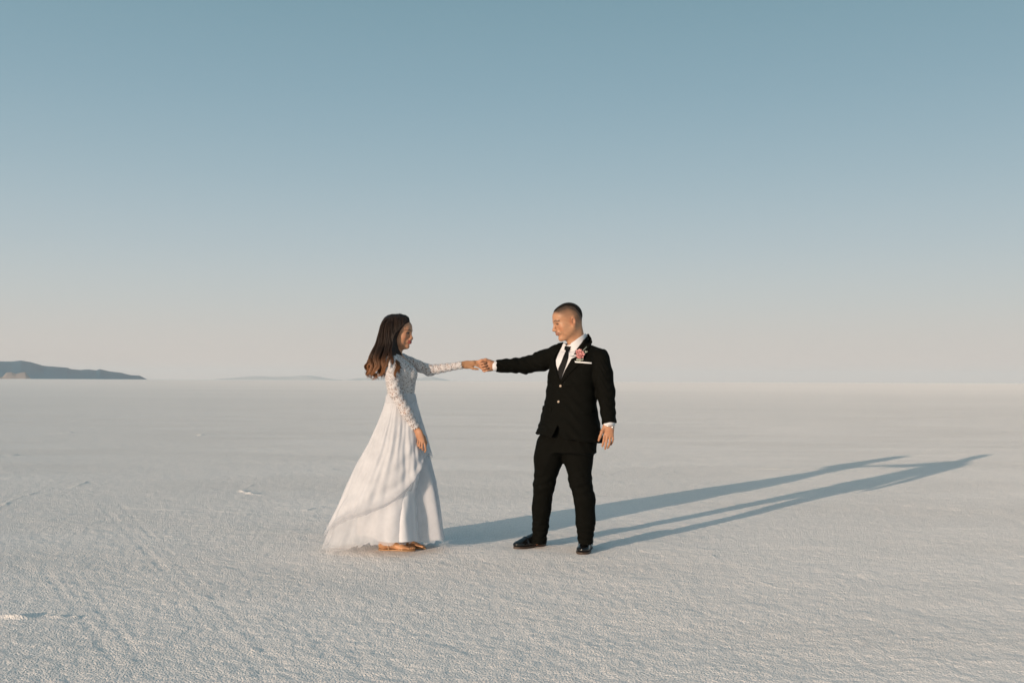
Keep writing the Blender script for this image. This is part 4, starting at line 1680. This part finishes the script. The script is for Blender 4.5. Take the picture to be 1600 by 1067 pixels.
# gathered cloth between her fingers and the waistband
g = Geo()
wz = W(627, 616.5, WY)
u_ = np.linspace(0, 2 * np.pi, 73)
band = [np.array([wz[0] + math.cos(a) * .0935, Y0 + WY + math.sin(a) * .1085, wz[2]]) for a in u_[:-1]]
g.tube(band + band[:1], .006, 8, up=(0, 0, 1), cap=False)
g.build('waistband', M_SATIN, skirt)

# sandals ---------------------------------------------------------------------------


def sandal(T, L_):
    so = Geo()
    t = np.linspace(0, 1.02, 26)
    e = .031 * np.interp(t, [0, .04, .15, .4, .7, .85, .96, 1.02], [.2, .7, 1, .85, 1.2, 1.1, .7, .1])
    ring = [(a, b) for a, b in zip(t, e)] + [(a, -b) for a, b in zip(t[::-1], e[::-1])]
    n = len(ring)
    V = [T(a - .01, b, z) for z in (-.008, .001) for a, b in ring]
    F = [[i, (i + 1) % n, n + (i + 1) % n, n + i] for i in range(n)]
    F += [[i, i + 1, n - 2 - i, n - 1 - i] for i in range(n // 2 - 1)]
    F += [[n + n - 1 - i, n + n - 2 - i, n + i + 1, n + i] for i in range(n // 2 - 1)]
    so.add(np.array(V), F)
    s_ = so.build('sandal', M_SANDAL, wom, smooth=False)
    h_ = Geo()
    a = np.linspace(0, 2 * np.pi, 15)[:-1]
    V = [T(.12 + .09 * math.cos(q_), .024 * math.sin(q_), z) for z in (-.012, -.008) for q_ in a]
    m = len(a)
    h_.add(np.array(V), [[i, (i + 1) % m, m + (i + 1) % m, m + i] for i in range(m)] + [list(range(m))[::-1]])
    h_.build('heel', M_SOLE, s_, smooth=False)
    st_ = Geo()
    up = lambda t_, r1, z1: [T(t_, r1 * math.cos(q_), -.002 + z1 * max(0, math.sin(q_))) for q_ in np.linspace(0, math.pi, 17)]
    st_.tube(up(.68, .038, .034), .0032, 6, flat=1.0)
    st_.build('strap', M_STRAP, s_)
    st_ = Geo()
    st_.tube(up(.60, .036, .042), .0028, 6, flat=1.0)
    st_.build('strap', M_STRAP, s_)
    st_ = Geo()
    st_.tube([T(.13 + .125 * math.cos(q_), .034 * math.sin(q_), .055 + .006 * math.cos(q_)) for q_ in np.linspace(0, 2 * np.pi, 25)], .0030, 6)
    st_.tube([T(.02, 0, 0), T(-.01, 0, .03), T(.01, 0, .055)], [.012, .013, .010], 8, flat=.3)
    st_.tube([T(.30, -.030, .0), T(.29, -.034, .025), T(.24, -.032, .052)], .0035, 6)
    st_.tube([T(.30, .030, .0), T(.29, .034, .025), T(.24, .032, .052)], .0035, 6)
    st_.build('strap', M_STRAP, s_)


sandal(TF1, L1)
sandal(TF2, L2_)

# hair --------------------------------------------------------------------------------
# ovals the hair fills, top to ends: (py, left, right, half-depth)
HL = np.array([(490.5, 613, 626, .015), (492.5, 606, 634, .040), (496, 601, 638.5, .060), (502, 597, 640, .074), (509, 594, 637, .084), (517, 592, 633, .090), (527, 589.5, 630.5, .096),
               (540, 587, 629, .104), (552, 582, 628, .116), (562, 577, 627, .128), (572, 574, 625, .136), (582, 575, 622, .136), (592, 581, 612, .125)], float)


def hair_at(py, ang, rad, off=WY - .005):
    l, r_, dp = [np.interp(py, HL[:, 0], HL[:, i]) for i in (1, 2, 3)]
    c, s_ = np.cos(ang), np.sin(ang)
    e = 2 / 2.6
    x = (l + r_) / 2 + np.sign(c) * np.abs(c) ** e * (r_ - l) / 2 * rad
    y = np.sign(s_) * np.abs(s_) ** e * dp * rad
    # below the shoulder the far side follows the back
    return x, y


def hair_pt(x, py, y):
    p = W(x, py, WY - .005 + y)
    return p


hb = loft([(W(600, r_[0], WY)[2], W((r_[1] + r_[2]) / 2, r_[0], WY)[0], Y0 + WY - .005, (r_[2] - r_[1]) / 2 * S * .97, r_[3] * .97) for r_ in HL[1:10]], 0, p=2.6)


def hair_post(P, d):
    # open over the face, and nothing inside the chest
    q_ = (P - HW[0]) @ HW[1] / HW[2]
    x, y, z = q_.T
    face = sstep(x, .018, .030) * 1.0
    lim = np.interp(np.abs(y), [0, .03, .06, .09], [.098, .092, .050, -.02])
    edge = np.interp(z, [-.12, -.05, 0, .04, .07, .10], [.004, .006, .018, .040, .062, .085])
    d = np.maximum(d, np.where((z < .105), (x - edge + .062) * .8, -1))
    st_ = .003 * np.sin(np.arctan2(P[:, 1] - Y0 - WY, P[:, 0] - HW[0][0] + .05) * 34 + 2 * np.sin(P[:, 2] * 18))
    return np.maximum(d + st_, W(600, 556, WY)[2] - P[:, 2])


hair_base_f = field([hb], hair_post)
hv, hq = surface(hair_base_f, (-1.15, 6.85, 1.22), (-.6, 7.35, 1.72), .0042)
hv = relax(hv, hq, 1)


def ombre(z, rnd):
    t = sstep(z + .05 * (rnd - .5), W(600, 543, WY)[2], W(600, 586, WY)[2]) ** 1.2
    t = np.clip(t * (.35 + 1.0 * rnd), 0, 1)
    dark = np.array([.020, .0115, .0075]) * (.5 + 2.2 * rnd ** 2)[..., None]
    cop = np.array([.34, .150, .062]) * (.25 + 1.1 * rnd ** 1.3)[..., None]
    return dark * (1 - t[..., None]) + cop * t[..., None]


hg_v, hg_f, hg_c = [hv], [hq], [ombre(hv[:, 2], np.full(len(hv), .05))]
vi = len(hv)
rs = np.random.default_rng(5)
NP = 40
py_base = np.linspace(0, 1, NP)
locks = []
for i in range(96):
    if i < 60:
        ang = rs.uniform(R(182), R(342))
    elif i < 84:
        ang = rs.uniform(R(15), R(180))
    else:
        ang = rs.uniform(R(300), R(345))
    locks.append((ang, rs.uniform(.80, 1.06), rs.uniform(.5, 1.5), rs.uniform(0, 6.28), rs.uniform(.75, 1.3), rs.uniform(-14, 8), rs.random(), rs.uniform(.35, .95), rs.choice([-1, 1])))

def strand(P, lcol, rad=1.0):
    global vi
    q_ = (P - HW[0]) @ HW[1] / HW[2]
    edge = np.interp(q_[:, 2], [-.40, -.25, -.17, -.12, -.05, 0, .04, .07, .10, .13], [.25, .13, .060, .028, .018, .028, .050, .071, .089, .12])
    ex = np.maximum(q_[:, 0] - edge + .012 * abs(rs.normal()) * sstep(py_base, .1, .25), 0)
    P = P - (ex * HW[2])[:, None] * HW[1][:, 0]
    r_ = rad * (.0009 + .0010 * rs.random()) * np.interp(py_base, [0, .1, .75, 1], [.7, 1, 1, .2])
    T_ = np.gradient(P, axis=0)
    T_ /= np.linalg.norm(T_, axis=1)[:, None] + 1e-9
    B_ = np.cross(T_, np.array([.3, 1, 0.]))
    B_ /= np.linalg.norm(B_, axis=1)[:, None] + 1e-9
    C_ = np.cross(T_, B_)
    V = np.stack([P + B_ * r_[:, None], P + C_ * r_[:, None] * -.8 - B_ * r_[:, None] * .5, P + C_ * r_[:, None] * .8 - B_ * r_[:, None] * .5], 1).reshape(-1, 3)
    i0 = vi + np.arange(NP - 1) * 3
    for a, b in ((0, 1), (1, 2), (2, 0)):
        hg_f.append(np.stack([i0 + a, i0 + b, i0 + 3 + b, i0 + 3 + a], 1))
    rnd = np.clip(.35 * rs.random() + .65 * lcol, 0, 1)
    hg_v.append(V)
    hg_c.append(ombre(V[:, 2], np.full(len(V), rnd)))
    vi += len(V)


for li, (la_, lrad, lamp, lph, lfr, lend, lcol, lclump, lsgn) in enumerate(locks):
    for j in range(46):
        ang0 = la_ + R(rs.normal(0, 9))
        end = min(594, 582 + lend + rs.normal(0, 3))
        if math.cos(la_) > .3:
            end -= 2 + 6 * rs.random()
        py0 = 490.6 + rs.random() * 3
        py_ = py0 + (end - py0) * py_base
        hang = np.clip((py_ - 528) / 62, 0, 1.2)
        cl = lclump * sstep(hang, 0, .75)
        A = ang0 * (1 - cl) + la_ * cl
        rad = 1.0 + (lrad * rs.uniform(.93, 1.03) - 1.0) * sstep(py_, 528, 570) - .03 * rs.random() * (1 - cl)
        x, y = hair_at(py_, A, rad)
        ph_ = lph + (py_ - 528) * .19 * lfr + rs.normal(0, .16)
        wv = hang ** 1.2 * lamp
        x = x + wv * 6.4 * np.sin(ph_) + rs.normal(0, .45) * (.3 + hang)
        y = y + wv * .024 * lsgn * np.cos(ph_) + rs.normal(0, .003) * (.3 + hang)
        strand(np.array([hair_pt(a, b, c) for a, b, c in zip(x, py_, y)]), lcol)
# locks that fall forward over her near shoulder, as drawn by hand: (x, py, depth) down the lock
for pts, lcol, wd_, n_ in (
        ([(622, 492, -.02), (612, 505, -.085), (613, 522, -.115), (617, 537, -.125), (622, 550, -.160), (625, 562, -.185), (622, 573, -.205), (616, 583, -.235), (618, 590, -.225)], .5, 1.6, 60),
        ([(624, 492, -.02), (617, 505, -.085), (618, 522, -.105), (621, 536, -.115), (625, 548, -.145), (629.5, 558, -.165), (628, 567, -.185), (622, 576, -.205), (624, 583, -.205)], .7, 1.4, 60),
        ([(626, 493, -.02), (621, 505, -.08), (621.5, 520, -.098), (619, 530, -.110), (616, 538, -.12), (619, 547, -.15), (626, 553, -.165), (631, 562, -.165), (630, 570, -.17)], .95, 1.0, 46),  # a lit highlight, put into this lock's brighter strand colour
        ([(626, 491.5, -.015), (628, 499, -.060), (629.5, 510, -.080), (628.5, 522, -.090), (626.5, 533, -.098), (625.5, 543, -.112), (626, 552, -.140), (628.5, 562, -.180), (625.5, 575, -.205)], .85, 1.5, 80),
        ([(624, 491, -.015), (624, 499, -.068), (624.5, 510, -.090), (623.5, 522, -.102), (622.5, 533, -.112), (621.5, 543, -.130), (621, 551, -.160), (617, 559, -.225), (613, 570, -.250)], .55, 1.8, 80),
        ([(622, 491, -.015), (619, 499, -.070), (618.5, 510, -.094), (617.5, 522, -.108), (617, 533, -.120), (615.5, 543, -.140), (612, 552, -.175), (606, 562, -.235), (604, 574, -.245)], .75, 1.8, 80),
        ([(618, 491.5, -.02), (606, 505, -.085), (605, 522, -.115), (607, 537, -.135), (603, 551, -.165), (598, 562, -.20), (601, 573, -.215), (597, 584, -.20), (590, 588, -.19)], .8, 2.0, 60),
        ([(616, 491.5, -.02), (601, 505, -.075), (598, 522, -.105), (597, 537, -.130), (591, 550, -.155), (587, 561, -.17), (591, 572, -.18), (584, 582, -.18), (580, 586, -.17)], .9, 2.0, 60),
        ([(615, 491.5, -.01), (598, 505, -.06), (594, 522, -.085), (590, 537, -.10), (582, 551, -.12), (577, 562, -.12), (582, 573, -.14), (577, 583, -.14), (571, 586, -.13)], .95, 1.8, 50)):
    P0 = np.array(pts, float)
    u0 = np.linspace(0, 1, len(P0))
    uu = np.linspace(0, 1, 200)
    Q = np.stack([np.interp(uu, u0, P0[:, i]) for i in range(3)], 1)
    ker = np.hanning(31)
    ker /= ker.sum()
    Q = np.stack([np.convolve(np.pad(Q[:, i], 15, mode='edge'), ker, 'valid') for i in range(3)], 1)
    Q = np.stack([np.interp(py_base, uu, Q[:, i]) for i in range(3)], 1)
    for j in range(n_):
        d_ = rs.normal(0, 1, 3) * np.array([wd_, 1.2, .006])
        sp_ = np.interp(py_base, [0, .3, .8, 1], [.8, 1.2, .8, .35])[:, None]
        q2 = Q + d_ * sp_
        strand(np.array([hair_pt(a, b, c) for a, b, c in q2]), lcol)
mesh_obj('hair', np.concatenate(hg_v), np.concatenate(hg_f), M_HAIR, wom, True, np.concatenate(hg_c))
